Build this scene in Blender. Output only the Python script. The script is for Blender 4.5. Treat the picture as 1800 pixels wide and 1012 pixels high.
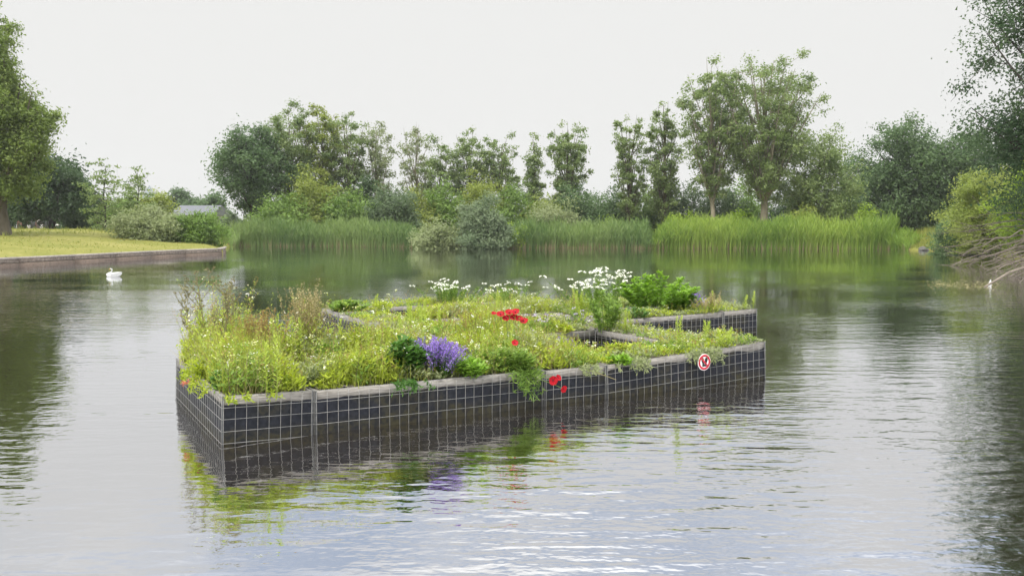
import bpy, math, random
import numpy as np
from mathutils import Vector, Matrix

for o in list(bpy.data.objects): bpy.data.objects.remove(o, do_unlink=True)
scene = bpy.context.scene
COL = scene.collection
rng = np.random.default_rng(7)
random.seed(7)
PI = math.pi

# ------------------------------------------------------------------ camera
F, HZ, CAMH = 1490.0, 402.0, 1.81          # focal length in photo pixels (1800 wide), horizon row, eye height
PITCH = math.atan((506 - HZ) / F)
cam_d = bpy.data.cameras.new('camera'); cam = bpy.data.objects.new('camera', cam_d); COL.objects.link(cam)
cam_d.sensor_width = 36.0; cam_d.lens = F / 1800 * 36.0
cam_d.clip_start = 0.05; cam_d.clip_end = 8000
cam.location = (0, 0, CAMH); cam.rotation_euler = (PI / 2 - PITCH, 0, 0)
scene.camera = cam

# ------------------------------------------------------------------ sky, sun, exposure
SUN_EL, SUN_AZ = math.radians(56), math.radians(-150)    # azimuth from +Y (into the picture), clockwise
world = bpy.data.worlds.new('World'); scene.world = world; world.use_nodes = True
nt = world.node_tree; nt.nodes.clear()
def nd(t, typ, **kw):
    n = t.nodes.new(typ)
    for k, v in kw.items(): setattr(n, k, v)
    return n
def math_node(t, op, a, b=None, clamp=False):
    n = nd(t, 'ShaderNodeMath', operation=op, use_clamp=clamp)
    for i, v in enumerate((a, b)):
        if v is None: continue
        if isinstance(v, (int, float)): n.inputs[i].default_value = v
        else: t.links.new(v, n.inputs[i])
    return n.outputs[0]
def maprange(t, v, a, b, c, d, smooth=True):
    n = nd(t, 'ShaderNodeMapRange'); n.interpolation_type = 'SMOOTHSTEP' if smooth else 'LINEAR'
    t.links.new(v, n.inputs[0])
    for i, q in enumerate((a, b, c, d)): n.inputs[1 + i].default_value = q
    return n.outputs[0]
sky = nd(nt, 'ShaderNodeTexSky', sky_type='NISHITA'); sky.sun_disc = False
sky.sun_elevation = SUN_EL; sky.sun_rotation = SUN_AZ; sky.air_density = 1.0; sky.dust_density = 1.0
tc = nd(nt, 'ShaderNodeTexCoord')
sep = nd(nt, 'ShaderNodeSeparateXYZ'); nt.links.new(tc.outputs['Generated'], sep.inputs[0])
zc = math_node(nt, 'MAXIMUM', sep.outputs[2], 0.0)
den = math_node(nt, 'ADD', zc, 0.22)
cx = math_node(nt, 'DIVIDE', sep.outputs[0], den); cy = math_node(nt, 'DIVIDE', sep.outputs[1], den)
cmb = nd(nt, 'ShaderNodeCombineXYZ'); nt.links.new(cx, cmb.inputs[0]); nt.links.new(cy, cmb.inputs[1])
cn = nd(nt, 'ShaderNodeTexNoise'); cn.inputs['Scale'].default_value = 1.35; cn.inputs['Detail'].default_value = 5; cn.inputs['Roughness'].default_value = 0.5
nt.links.new(cmb.outputs[0], cn.inputs['Vector'])
cover = maprange(nt, cn.outputs[0], 0.37, 0.58, 0.40, 1.0)           # broken cloud overhead
low = maprange(nt, zc, 0.27, 0.37, 1.0, 0.0)                        # closed white veil towards the horizon
cover = math_node(nt, 'MAXIMUM', cover, low)
cn2 = nd(nt, 'ShaderNodeTexNoise'); cn2.inputs['Scale'].default_value = 2.2; cn2.inputs['Detail'].default_value = 4
nt.links.new(cmb.outputs[0], cn2.inputs['Vector'])
shade = maprange(nt, cn2.outputs[0], 0.32, 0.68, 0.84, 1.06)
shade = math_node(nt, 'ADD', math_node(nt, 'MULTIPLY', shade, math_node(nt, 'SUBTRACT', 1.0, low)), low)
lum = maprange(nt, zc, 0.27, 0.90, 4.25, 21.0)                       # overcast sky: brighter towards the zenith
lum = math_node(nt, 'MULTIPLY', lum, shade)
ccol = nd(nt, 'ShaderNodeCombineXYZ')
nt.links.new(lum, ccol.inputs[0]); nt.links.new(lum, ccol.inputs[1]); nt.links.new(math_node(nt, 'MULTIPLY', lum, 0.985), ccol.inputs[2])
mixw = nd(nt, 'ShaderNodeMix', data_type='RGBA')
nt.links.new(cover, mixw.inputs[0]); nt.links.new(sky.outputs[0], mixw.inputs[6]); nt.links.new(ccol.outputs[0], mixw.inputs[7])
bgd = nd(nt, 'ShaderNodeBackground'); bgd.inputs[1].default_value = 0.1
nt.links.new(mixw.outputs[2], bgd.inputs[0])
wo = nd(nt, 'ShaderNodeOutputWorld'); nt.links.new(bgd.outputs[0], wo.inputs[0])

sun_d = bpy.data.lights.new('sun', 'SUN'); sun = bpy.data.objects.new('sun', sun_d); COL.objects.link(sun)
sun_d.energy = 1.5; sun_d.angle = math.radians(10); sun_d.color = (1.0, 0.95, 0.86)
sd = Vector((math.sin(SUN_AZ) * math.cos(SUN_EL), math.cos(SUN_AZ) * math.cos(SUN_EL), math.sin(SUN_EL)))
sun.rotation_euler = (-sd).to_track_quat('-Z', 'Y').to_euler(); sun.location = sd * 200
vs = scene.view_settings
vs.view_transform = 'Standard'; vs.look = 'None'; vs.gamma = 1.0; vs.use_curve_mapping = False; vs.exposure = 1.0
scene.cycles.use_denoising = True
scene.cycles.max_bounces = 8; scene.cycles.volume_bounces = 0

# ------------------------------------------------------------------ projection helpers (photo pixel -> place)
def ray(x, y):
    a = (x - 900) / F; b = (506 - y) / F
    return np.array([a, math.cos(PITCH) + b * math.sin(PITCH), -math.sin(PITCH) + b * math.cos(PITCH)])
def G(x, y, z=0.0):
    d = ray(x, y); t = (z - CAMH) / d[2]; return d * t + np.array([0, 0, CAMH])
def P(x, y, Y):
    d = ray(x, y); return d * (Y / d[1]) + np.array([0, 0, CAMH])

# ------------------------------------------------------------------ materials
MATS = {}
def new_mat(name):
    m = bpy.data.materials.new(name); m.use_nodes = True; m.node_tree.nodes.clear(); MATS[name] = m
    return m, m.node_tree
def out(t, sh):
    o = nd(t, 'ShaderNodeOutputMaterial'); t.links.new(sh, o.inputs[0])
def leaf_mat(name, a, b, trans=0.42, rough=0.55, spec=0.25):
    m, t = new_mat(name)
    at = nd(t, 'ShaderNodeAttribute', attribute_name='v')
    mx = nd(t, 'ShaderNodeMix', data_type='RGBA')
    t.links.new(at.outputs['Fac'], mx.inputs[0]); mx.inputs[6].default_value = (*a, 1); mx.inputs[7].default_value = (*b, 1)
    p = nd(t, 'ShaderNodeBsdfPrincipled'); p.inputs['Roughness'].default_value = rough; p.inputs['Specular IOR Level'].default_value = spec
    t.links.new(mx.outputs[2], p.inputs['Base Color'])
    tr = nd(t, 'ShaderNodeBsdfTranslucent')
    hs = nd(t, 'ShaderNodeHueSaturation'); hs.inputs['Saturation'].default_value = 1.1; hs.inputs['Value'].default_value = 1.25
    t.links.new(mx.outputs[2], hs.inputs['Color']); t.links.new(hs.outputs[0], tr.inputs[0])
    ms = nd(t, 'ShaderNodeMixShader'); ms.inputs[0].default_value = trans
    t.links.new(p.outputs[0], ms.inputs[1]); t.links.new(tr.outputs[0], ms.inputs[2]); out(t, ms.outputs[0])
    return m
def rough_mat(name, cols, scale=8.0, rough=0.8, bump=0.2, stretch=(1, 1, 1), coord='Object', spec=0.3, detail=6, pos=None):
    m, t = new_mat(name)
    c = nd(t, 'ShaderNodeTexCoord'); mp = nd(t, 'ShaderNodeMapping'); mp.inputs['Scale'].default_value = stretch
    t.links.new(c.outputs[coord], mp.inputs[0])
    n = nd(t, 'ShaderNodeTexNoise'); n.inputs['Scale'].default_value = scale; n.inputs['Detail'].default_value = detail; n.inputs['Roughness'].default_value = 0.62
    t.links.new(mp.outputs[0], n.inputs['Vector'])
    r = nd(t, 'ShaderNodeValToRGB'); e = r.color_ramp.elements
    k = len(cols); ps = pos or [0.3 + 0.4 * i / max(1, k - 1) for i in range(k)]
    while len(e) < k: e.new(0.5)
    for i in range(k): e[i].position = ps[i]; e[i].color = (*cols[i], 1)
    t.links.new(n.outputs[0], r.inputs[0])
    p = nd(t, 'ShaderNodeBsdfPrincipled'); p.inputs['Roughness'].default_value = rough; p.inputs['Specular IOR Level'].default_value = spec
    t.links.new(r.outputs[0], p.inputs['Base Color'])
    if bump:
        b = nd(t, 'ShaderNodeBump'); b.inputs['Strength'].default_value = bump; b.inputs['Distance'].default_value = 0.02
        t.links.new(n.outputs[0], b.inputs['Height']); t.links.new(b.outputs[0], p.inputs['Normal'])
    out(t, p.outputs[0]); return m

# foliage (albedo pairs: per-leaf variation runs between the two)
leaf_mat('poplar_leaf', (0.111, 0.173, 0.052), (0.265, 0.327, 0.130))
leaf_mat('poplar_pale', (0.143, 0.185, 0.078), (0.309, 0.345, 0.185))
leaf_mat('green_leaf', (0.102, 0.178, 0.036), (0.238, 0.345, 0.090))
leaf_mat('warm_leaf', (0.153, 0.201, 0.033), (0.319, 0.366, 0.094))
leaf_mat('dark_leaf', (0.033, 0.068, 0.029), (0.094, 0.143, 0.061))
leaf_mat('oak_leaf', (0.061, 0.109, 0.044), (0.145, 0.218, 0.091))
leaf_mat('willow_leaf', (0.16, 0.205, 0.08), (0.31, 0.345, 0.18))
leaf_mat('silver_leaf', (0.095, 0.145, 0.07), (0.24, 0.29, 0.17))
leaf_mat('bluegreen_leaf', (0.075, 0.12, 0.055), (0.17, 0.225, 0.12))
leaf_mat('bright_leaf', (0.15, 0.24, 0.022), (0.31, 0.41, 0.065))
leaf_mat('plane_leaf', (.110, .165, .035), (.250, .315, .090))
leaf_mat('lime_leaf', (.160, .215, .040), (.340, .390, .110))
leaf_mat('purple_leaf', (.040, .022, .032), (.085, .045, .060))
leaf_mat('reed', (0.110, 0.198, 0.033), (0.286, 0.374, 0.077), trans=.4)
leaf_mat('reed_dull', (0.092, 0.162, 0.049), (0.216, 0.292, 0.097), trans=.35)
leaf_mat('dead_reed', (.140, .100, .058), (.270, .210, .125), trans=.2)
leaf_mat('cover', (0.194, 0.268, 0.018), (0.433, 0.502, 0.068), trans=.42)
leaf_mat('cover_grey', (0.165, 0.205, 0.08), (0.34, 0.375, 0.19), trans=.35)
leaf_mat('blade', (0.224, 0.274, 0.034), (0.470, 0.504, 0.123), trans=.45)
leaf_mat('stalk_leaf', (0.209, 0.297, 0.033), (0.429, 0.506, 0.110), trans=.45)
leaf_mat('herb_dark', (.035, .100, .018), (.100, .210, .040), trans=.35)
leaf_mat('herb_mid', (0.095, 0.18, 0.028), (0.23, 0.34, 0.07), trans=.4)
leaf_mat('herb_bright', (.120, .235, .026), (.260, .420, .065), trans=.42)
leaf_mat('rust', (0.24, 0.18, 0.05), (0.43, 0.3, 0.13), trans=.35)
leaf_mat('straw', (.300, .260, .120), (.480, .420, .220), trans=.3)
leaf_mat('dry_stem', (.140, .130, .060), (.270, .250, .120), trans=.15)
leaf_mat('violet', (0.23, 0.13, 0.46), (0.47, 0.35, 0.74), trans=.35)
leaf_mat('blue_violet', (.110, .100, .330), (.260, .240, .560), trans=.35)
leaf_mat('lilac', (.400, .330, .520), (.640, .560, .720), trans=.35)
leaf_mat('white_petal', (.780, .780, .660), (.900, .900, .840), trans=.3)
leaf_mat('cream_petal', (.620, .640, .250), (.820, .830, .480), trans=.35)
leaf_mat('red_petal', (0.372, 0.004, 0.010), (0.516, 0.012, 0.024), trans=.35, rough=.5)
leaf_mat('orange_petal', (.700, .100, .030), (.850, .200, .060), trans=.35)
leaf_mat('rose_leaf', (.420, .120, .080), (.600, .240, .160), trans=.3)
leaf_mat('meadow_grass', (.140, .180, .030), (.300, .310, .085), trans=.35)
rough_mat('bark', [(.070, .058, .042), (.150, .128, .095)], 3, .9, .6, (1, 1, .25))
rough_mat('bark_pale', [(.160, .140, .100), (.290, .255, .190)], 3, .9, .5, (1, 1, .25))
rough_mat('bark_dark', [(.030, .026, .022), (.075, .064, .052)], 3, .9, .5, (1, 1, .25))
rough_mat('dead_wood', [(.100, .084, .064), (.235, .200, .160)], 6, .85, .3)
rough_mat('soil', [(.060, .050, .035), (.150, .135, .105), (.260, .245, .215)], 24, .95, .5)
rough_mat('timber', [(.140, .128, .112), (.260, .243, .220), (.370, .350, .322)], 5, .85, .35, (1.2, 16, 16))
rough_mat('galvanised', [(.150, .148, .140), (.270, .268, .260)], 30, .45, 0, spec=.5)
rough_mat('post_steel', [(.040, .042, .045), (.100, .103, .106)], 30, .5, 0, spec=.5)
rough_mat('black_centre', [(.010, .008, .010), (.030, .020, .020)], 40, .7, 0)
rough_mat('quay_timber', [(.130, .105, .085), (.230, .190, .160), (.330, .285, .240)], 2.2, .9, .4, (.5, 3, 3))
rough_mat('quay_cap', [(.240, .210, .185), (.380, .340, .300)], 2.0, .9, .3, (.5, 3, 3))
rough_mat('quay_stain', [(.100, .078, .062), (.200, .150, .120)], 2.5, .9, .3, (.4, 3, 3))
rough_mat('brick', [(.150, .075, .060), (.240, .125, .100)], 5, .9, .2)
rough_mat('brick_dark', [(.110, .085, .080), (.190, .150, .140)], 5, .9, .2)
rough_mat('roof_slate', [(.085, .090, .105), (.150, .155, .170)], 4, .7, .3, (1, 4, 4))
rough_mat('roof_tile', [(.120, .070, .060), (.190, .110, .090)], 6, .8, .3)
rough_mat('copper_green', [(.150, .175, .180), (.220, .245, .250)], 2, .7, .1)
rough_mat('white_paint', [(.700, .700, .690), (.800, .800, .790)], 6, .5, 0)
rough_mat('grey_paint', [(.420, .430, .430), (.520, .530, .530)], 4, .6, 0)
rough_mat('dark_metal', [(.030, .032, .034), (.060, .062, .064)], 10, .5, 0)
rough_mat('sign_white', [(.760, .760, .750), (.820, .820, .810)], 10, .4, 0)
rough_mat('sign_red', [(.400, .010, .030), (.480, .018, .040)], 10, .4, 0)
rough_mat('sign_black', [(.012, .012, .013), (.030, .030, .032)], 10, .5, 0)
rough_mat('plumage', [(.480, .480, .470), (.580, .580, .570)], 14, .7, .1)
rough_mat('beak', [(.600, .200, .030), (.700, .260, .050)], 14, .5, 0)
rough_mat('stone', [(.060, .058, .052), (.140, .135, .122)], 5, .9, .5)
def glass_mat():
    m, t = new_mat('window_glass'); p = nd(t, 'ShaderNodeBsdfPrincipled')
    p.inputs['Base Color'].default_value = (.03, .035, .04, 1); p.inputs['Roughness'].default_value = .08; out(t, p.outputs[0])
    m2, t2 = new_mat('skylight_glass'); p = nd(t2, 'ShaderNodeBsdfPrincipled')
    p.inputs['Base Color'].default_value = (.55, .58, .62, 1); p.inputs['Roughness'].default_value = .1; out(t2, p.outputs[0])
glass_mat()
def liner_mat():                                          # black-blue sheet with algae by the waterline
    m, t = new_mat('liner')
    g = nd(t, 'ShaderNodeNewGeometry'); s = nd(t, 'ShaderNodeSeparateXYZ'); t.links.new(g.outputs['Position'], s.inputs[0])
    n = nd(t, 'ShaderNodeTexNoise'); n.inputs['Scale'].default_value = 2.3; n.inputs['Detail'].default_value = 6; t.links.new(g.outputs['Position'], n.inputs['Vector'])
    n2 = nd(t, 'ShaderNodeTexNoise'); n2.inputs['Scale'].default_value = 22; n2.inputs['Detail'].default_value = 5; t.links.new(g.outputs['Position'], n2.inputs['Vector'])
    r = nd(t, 'ShaderNodeValToRGB'); e = r.color_ramp.elements
    e[0].position = .35; e[0].color = (.0055, .0065, .011, 1); e[1].position = .7; e[1].color = (.015, .017, .025, 1)
    t.links.new(n2.outputs[0], r.inputs[0])
    alg = nd(t, 'ShaderNodeValToRGB'); e = alg.color_ramp.elements
    e[0].position = .3; e[0].color = (.012, .011, .007, 1); e[1].position = .7; e[1].color = (.036, .032, .014, 1)
    t.links.new(n2.outputs[0], alg.inputs[0])
    k = math_node(t, 'ADD', maprange(t, s.outputs[2], .02, .16, .9, 0.0), maprange(t, n.outputs[0], .47, .62, 0.0, .75))
    k = math_node(t, 'MULTIPLY', k, maprange(t, n2.outputs[0], .35, .6, .3, 1.0), clamp=True)
    mx = nd(t, 'ShaderNodeMix', data_type='RGBA'); t.links.new(k, mx.inputs[0]); t.links.new(r.outputs[0], mx.inputs[6]); t.links.new(alg.outputs[0], mx.inputs[7])
    p = nd(t, 'ShaderNodeBsdfPrincipled'); p.inputs['Roughness'].default_value = .6; p.inputs['Specular IOR Level'].default_value = .25
    t.links.new(mx.outputs[2], p.inputs['Base Color'])
    b = nd(t, 'ShaderNodeBump'); b.inputs['Strength'].default_value = .4; b.inputs['Distance'].default_value = .01
    t.links.new(n2.outputs[0], b.inputs['Height']); t.links.new(b.outputs[0], p.inputs['Normal']); out(t, p.outputs[0])
liner_mat()
def ground_mat():
    m, t = new_mat('grass_ground')
    c = nd(t, 'ShaderNodeNewGeometry')
    def noise(s, d, st=(1, 1, 1)):
        mp = nd(t, 'ShaderNodeMapping'); mp.inputs['Scale'].default_value = st; t.links.new(c.outputs['Position'], mp.inputs[0])
        n = nd(t, 'ShaderNodeTexNoise'); n.inputs['Scale'].default_value = s; n.inputs['Detail'].default_value = d; t.links.new(mp.outputs[0], n.inputs['Vector']); return n.outputs[0]
    a, b = noise(.25, 4), noise(3.5, 8)
    r = nd(t, 'ShaderNodeValToRGB'); e = r.color_ramp.elements; e.new(.5)
    for i, (q, cl) in enumerate(((.3, (.115, .132, .026)), (.5, (.180, .180, .045)), (.72, (.265, .240, .085)))): e[i].position = q; e[i].color = (*cl, 1)
    k = math_node(t, 'ADD', math_node(t, 'MULTIPLY', a, .5), math_node(t, 'MULTIPLY', b, .5)); t.links.new(k, r.inputs[0])
    p = nd(t, 'ShaderNodeBsdfPrincipled'); p.inputs['Roughness'].default_value = .95; p.inputs['Specular IOR Level'].default_value = .1
    t.links.new(r.outputs[0], p.inputs['Base Color'])
    bp = nd(t, 'ShaderNodeBump'); bp.inputs['Strength'].default_value = .6; bp.inputs['Distance'].default_value = .15
    t.links.new(b, bp.inputs['Height']); t.links.new(bp.outputs[0], p.inputs['Normal']); out(t, p.outputs[0])
ground_mat()
def water_mat():
    m, t = new_mat('pond_water')
    g = nd(t, 'ShaderNodeNewGeometry')
    def mapped(scale, rot=0.0):
        mp = nd(t, 'ShaderNodeMapping'); mp.inputs['Scale'].default_value = scale; mp.inputs['Rotation'].default_value = (0, 0, rot)
        t.links.new(g.outputs['Position'], mp.inputs[0]); return mp.outputs[0]
    def noise(vec, s, d=2, rgh=.5, dist=0):
        n = nd(t, 'ShaderNodeTexNoise'); n.inputs['Scale'].default_value = s; n.inputs['Detail'].default_value = d; n.inputs['Roughness'].default_value = rgh
        n.inputs['Distortion'].default_value = dist; t.links.new(vec, n.inputs['Vector']); return n.outputs[0]
    calm = noise(mapped((.10, .16, 1)), 1.0, 2)                      # ruffled and calm patches
    calm = maprange(t, calm, .36, .64, .22, 1.15)
    # long ripple trains, slightly curved
    w1 = noise(mapped((.5, 2.6, 1), math.radians(-9)), 1.5, 2, .45, .25)
    w2 = noise(mapped((.9, 2.2, 1), math.radians(14)), 3.1, 2, .5, .2)
    w3 = noise(mapped((1, 1.4, 1)), 9.0, 2, .5)
    h = math_node(t, 'ADD', math_node(t, 'MULTIPLY', w1, .55), math_node(t, 'ADD', math_node(t, 'MULTIPLY', w2, .42), math_node(t, 'MULTIPLY', w3, .17)))
    sp = nd(t, 'ShaderNodeSeparateXYZ'); t.links.new(g.outputs['Position'], sp.inputs[0])
    h = math_node(t, 'MULTIPLY', math_node(t, 'MULTIPLY', h, calm), maprange(t, sp.outputs[1], 12, 45, 1.0, .28))   # sheltered under the far bank
    b = nd(t, 'ShaderNodeBump'); b.inputs['Strength'].default_value = 1.0; b.inputs['Distance'].default_value = WATER_AMP
    t.links.new(h, b.inputs['Height'])
    fr = nd(t, 'ShaderNodeFresnel'); fr.inputs[0].default_value = WATER_IOR; t.links.new(b.outputs[0], fr.inputs['Normal'])
    d = nd(t, 'ShaderNodeBsdfDiffuse'); d.inputs[0].default_value = (.022, .016, .008, 1)
    gl = nd(t, 'ShaderNodeBsdfGlossy'); gl.inputs['Color'].default_value = (.96, .97, 1, 1); gl.inputs['Roughness'].default_value = .015; t.links.new(b.outputs[0], gl.inputs['Normal'])
    ms = nd(t, 'ShaderNodeMixShader'); t.links.new(maprange(t, fr.outputs[0], 0, 1, .62, 1.0, False), ms.inputs[0]); t.links.new(d.outputs[0], ms.inputs[1]); t.links.new(gl.outputs[0], ms.inputs[2])
    out(t, ms.outputs[0])
WATER_AMP, WATER_IOR = 0.024, 1.6
water_mat()

# ------------------------------------------------------------------ mesh helpers
class Geo:
    """collects vertices and quads/tris; builds ONE mesh object"""
    def __init__(s): s.v = []; s.f = []; s.a = []; s.n = 0
    def add(s, verts, faces, attr=None):
        verts = np.asarray(verts, float).reshape(-1, 3); faces = np.asarray(faces, int)
        s.v.append(verts); s.f.append(faces + s.n); s.n += len(verts)
        if attr is None: attr = rng.random(len(faces))
        s.a.append(np.broadcast_to(np.asarray(attr, float), (len(faces),)))
        return s
    def mesh(s, name, mat, smooth=False, origin=None):
        me = bpy.data.meshes.new(name)
        V = np.concatenate(s.v)
        if origin is not None: V = V - np.asarray(origin)
        sizes = np.concatenate([np.full(len(f), f.shape[1]) for f in s.f]); loops = np.concatenate([f.ravel() for f in s.f])
        me.vertices.add(len(V)); me.vertices.foreach_set('co', V.astype(np.float32).ravel())
        me.loops.add(len(loops)); me.loops.foreach_set('vertex_index', loops.astype(np.int32))
        me.polygons.add(len(sizes)); st = np.concatenate([[0], np.cumsum(sizes)[:-1]])
        me.polygons.foreach_set('loop_start', st.astype(np.int32)); me.polygons.foreach_set('loop_total', sizes.astype(np.int32))
        if smooth: me.polygons.foreach_set('use_smooth', np.ones(len(sizes), bool))
        me.update(calc_edges=True)
        at = me.attributes.new('v', 'FLOAT', 'FACE'); at.data.foreach_set('value', np.concatenate(s.a).astype(np.float32))
        me.materials.append(MATS[mat]); return me
    def build(s, name, mat, parent=None, smooth=False, origin=None):
        if origin is None and parent is not None and parent.get('_o') is not None: origin = list(parent['_o'])
        o = bpy.data.objects.new(name, s.mesh(name, mat, smooth, origin)); COL.objects.link(o)
        if parent is not None: o.parent = parent
        elif origin is not None: o.location = origin
        return o
def thing(name, label, cat, loc=(0, 0, 0), group=None):
    o = bpy.data.objects.new(name, None); COL.objects.link(o); o.location = loc; o.empty_display_size = .1
    o['label'] = label; o['category'] = cat; o['_o'] = [float(q) for q in loc]
    if group: o['group'] = group
    return o
def tag(o, label, cat, group=None):
    o['label'] = label; o['category'] = cat
    if group: o['group'] = group
    return o
def kind(o, k, label=None, cat=None):
    o['kind'] = k
    if label: o['label'] = label
    if cat: o['category'] = cat
    return o
def unit(a): return a / np.maximum(np.linalg.norm(a, axis=-1, keepdims=True), 1e-9)
def rnd(n): return unit(rng.normal(size=(n, 3)))
def leaves(g, c, axis, normal, L, W, attr=None, tri=False):
    """rhombic leaves: base c, tip along axis, face normal roughly 'normal'"""
    n = len(c); axis = unit(axis); s = unit(np.cross(normal, axis)); L = np.broadcast_to(L, (n,))[:, None]; W = np.broadcast_to(W, (n,))[:, None]
    if tri:
        V = np.stack([c - s * W / 2, c + s * W / 2, c + axis * L], 1).reshape(-1, 3); g.add(V, np.arange(3 * n).reshape(n, 3), rng.random(n) if attr is None else attr); return
    V = np.stack([c, c + axis * L * .42 + s * W / 2, c + axis * L, c + axis * L * .42 - s * W / 2], 1).reshape(-1, 3)
    g.add(V, np.arange(4 * n).reshape(n, 4), rng.random(n) if attr is None else attr)
def blades(g, base, h, lean, w, seg=3, attr=None, curve=1.6):
    """upright tapering blades; lean = horizontal displacement of the tip"""
    n = len(base); h = np.broadcast_to(h, (n,)); w = np.broadcast_to(w, (n,))
    ang = rng.random(n) * 2 * PI; side = np.stack([np.cos(ang), np.sin(ang), np.zeros(n)], 1)
    rows = []
    for i in range(seg + 1):
        t = i / seg
        c = base + np.stack([lean[:, 0] * t ** curve, lean[:, 1] * t ** curve, h * (t - .12 * t ** 3 * np.hypot(lean[:, 0], lean[:, 1]) / np.maximum(h, 1e-3))], 1)
        ww = (w * (1 - .88 * t ** 1.5))[:, None] / 2
        rows += [c - side * ww, c + side * ww]
    V = np.stack(rows, 1); k = 2 * (seg + 1)
    idx = np.arange(n)[:, None] * k
    fs = np.concatenate([idx + np.array([[2 * i, 2 * i + 1, 2 * i + 3, 2 * i + 2]]) for i in range(seg)])
    a = rng.random(n) if attr is None else attr
    g.add(V.reshape(-1, 3), fs, np.tile(a, seg))
def tube(g, pts, rad, sides=5, attr=None, cap=True):
    pts = np.asarray(pts, float); m = len(pts); rad = np.broadcast_to(rad, (m,))
    tg = unit(np.gradient(pts, axis=0)); ref = np.array([0, 0, 1.0]) if abs(tg[0][2]) < .9 else np.array([1.0, 0, 0])
    s = unit(np.cross(tg, ref)); b = np.cross(tg, s)
    an = np.arange(sides) / sides * 2 * PI
    V = (pts[:, None] + rad[:, None, None] * (np.cos(an)[None, :, None] * s[:, None] + np.sin(an)[None, :, None] * b[:, None])).reshape(-1, 3)
    f = []
    for i in range(m - 1):
        for j in range(sides): f.append((i * sides + j, i * sides + (j + 1) % sides, (i + 1) * sides + (j + 1) % sides, (i + 1) * sides + j))
    g.add(V, f, rng.random() if attr is None else attr)
    if cap and sides >= 3:
        g.add(V[-sides:], [list(range(sides))], .5)
def bez(a, b, c, n=6):
    t = np.linspace(0, 1, n)[:, None]; a, b, c = map(np.asarray, (a, b, c)); return (1 - t) ** 2 * a + 2 * t * (1 - t) * b + t * t * c
def box(g, lo, hi, attr=.5):
    (a, b, c), (d, e, f) = lo, hi
    V = [(a, b, c), (d, b, c), (d, e, c), (a, e, c), (a, b, f), (d, b, f), (d, e, f), (a, e, f)]
    g.add(V, [(0, 3, 2, 1), (4, 5, 6, 7), (0, 1, 5, 4), (1, 2, 6, 5), (2, 3, 7, 6), (3, 0, 4, 7)], attr); return g

# ------------------------------------------------------------------ terrain and water
far_px = [(392, 446), (395, 438), (402, 434.5), (420, 433), (560, 433), (730, 435), (760, 436), (850, 437), (930, 436.5), (1140, 437),
          (1300, 437.5), (1560, 438), (1590, 439), (1604, 440), (1640, 440), (1690, 441), (1730, 446), (1765, 451), (1800, 457)]
left_px = [(-10, 469), (100, 462.5), (200, 456.5), (300, 450.5), (385, 446.5)]
outline = [G(x, y)[:2] for x, y in far_px] + [np.array(q, float) for q in ((24.5, 30), (23, 18), (21.5, 5), (20, -5), (0, -6), (-27, -5), (-27, 20))] + [G(x, y)[:2] for x, y in left_px]
pts = []
for i in range(len(outline)):
    a, b = outline[i], outline[(i + 1) % len(outline)]; k = max(1, int(np.linalg.norm(b - a) / 1.2))
    pts += [a + (b - a) * j / k for j in range(k)]
OUT = np.array(pts); CEN = np.array([3.0, 35.0]); DIR = unit(OUT - CEN)
quay_w = np.clip((-18 - OUT[:, 0]) / 2.0, 0, 1) * np.clip((71 - OUT[:, 1]) / 5.0, 0, 1)
QUAY_H = .37
ds = [-6, -2.5, -.8, -.12, .02, .4, 1.2, 3, 7, 14, 24, 40, 80, 160, 400, 1500, 5000]
hn = [-1.2, -1.0, -.45, -.18, .06, .18, .32, .5, .75, 1.0, 1.2, 1.45, 1.7, 1.8, 1.9, 2, 2]
hq = [-1.2, -1.0, -.8, -.7, QUAY_H - .06, QUAY_H - .03, QUAY_H + .02, .60, .80, 1.25, 1.72, 1.76, 1.78, 1.8, 1.9, 2, 2]
def ground_z(x, y):
    q = np.array([x, y]) - OUT; i = int(np.argmin((q ** 2).sum(1))); d = float(np.linalg.norm(q[i]))
    if d > 60: d *= .9
    return float(np.interp(d, ds, hn) * (1 - quay_w[i]) + np.interp(d, ds, hq) * quay_w[i])
g = Geo(); N = len(OUT); V = []
wob = rng.normal(size=(len(ds), N)) * .05
for k, d in enumerate(ds):
    z = hn[k] * (1 - quay_w) + hq[k] * quay_w + (wob[k] if k > 7 else 0)
    V.append(np.c_[OUT + DIR * d, z])
V = np.concatenate(V); fs = []
for k in range(len(ds) - 1):
    for j in range(N): fs.append((k * N + j, k * N + (j + 1) % N, (k + 1) * N + (j + 1) % N, (k + 1) * N + j))
g.add(V, np.array(fs)[:, ::-1], .5)
g.add(V[:N], [list(range(N))], .5)
kind(g.build('ground', 'grass_ground', smooth=True), 'structure', 'grassy banks and meadow around the pond')
g = Geo(); W = OUT + DIR * .35
g.add(np.c_[W, np.zeros(N)], [list(range(N))[::-1]], .5)
kind(g.build('water', 'pond_water'), 'structure', 'rippled brown pond water reflecting trees and sky')

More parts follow.
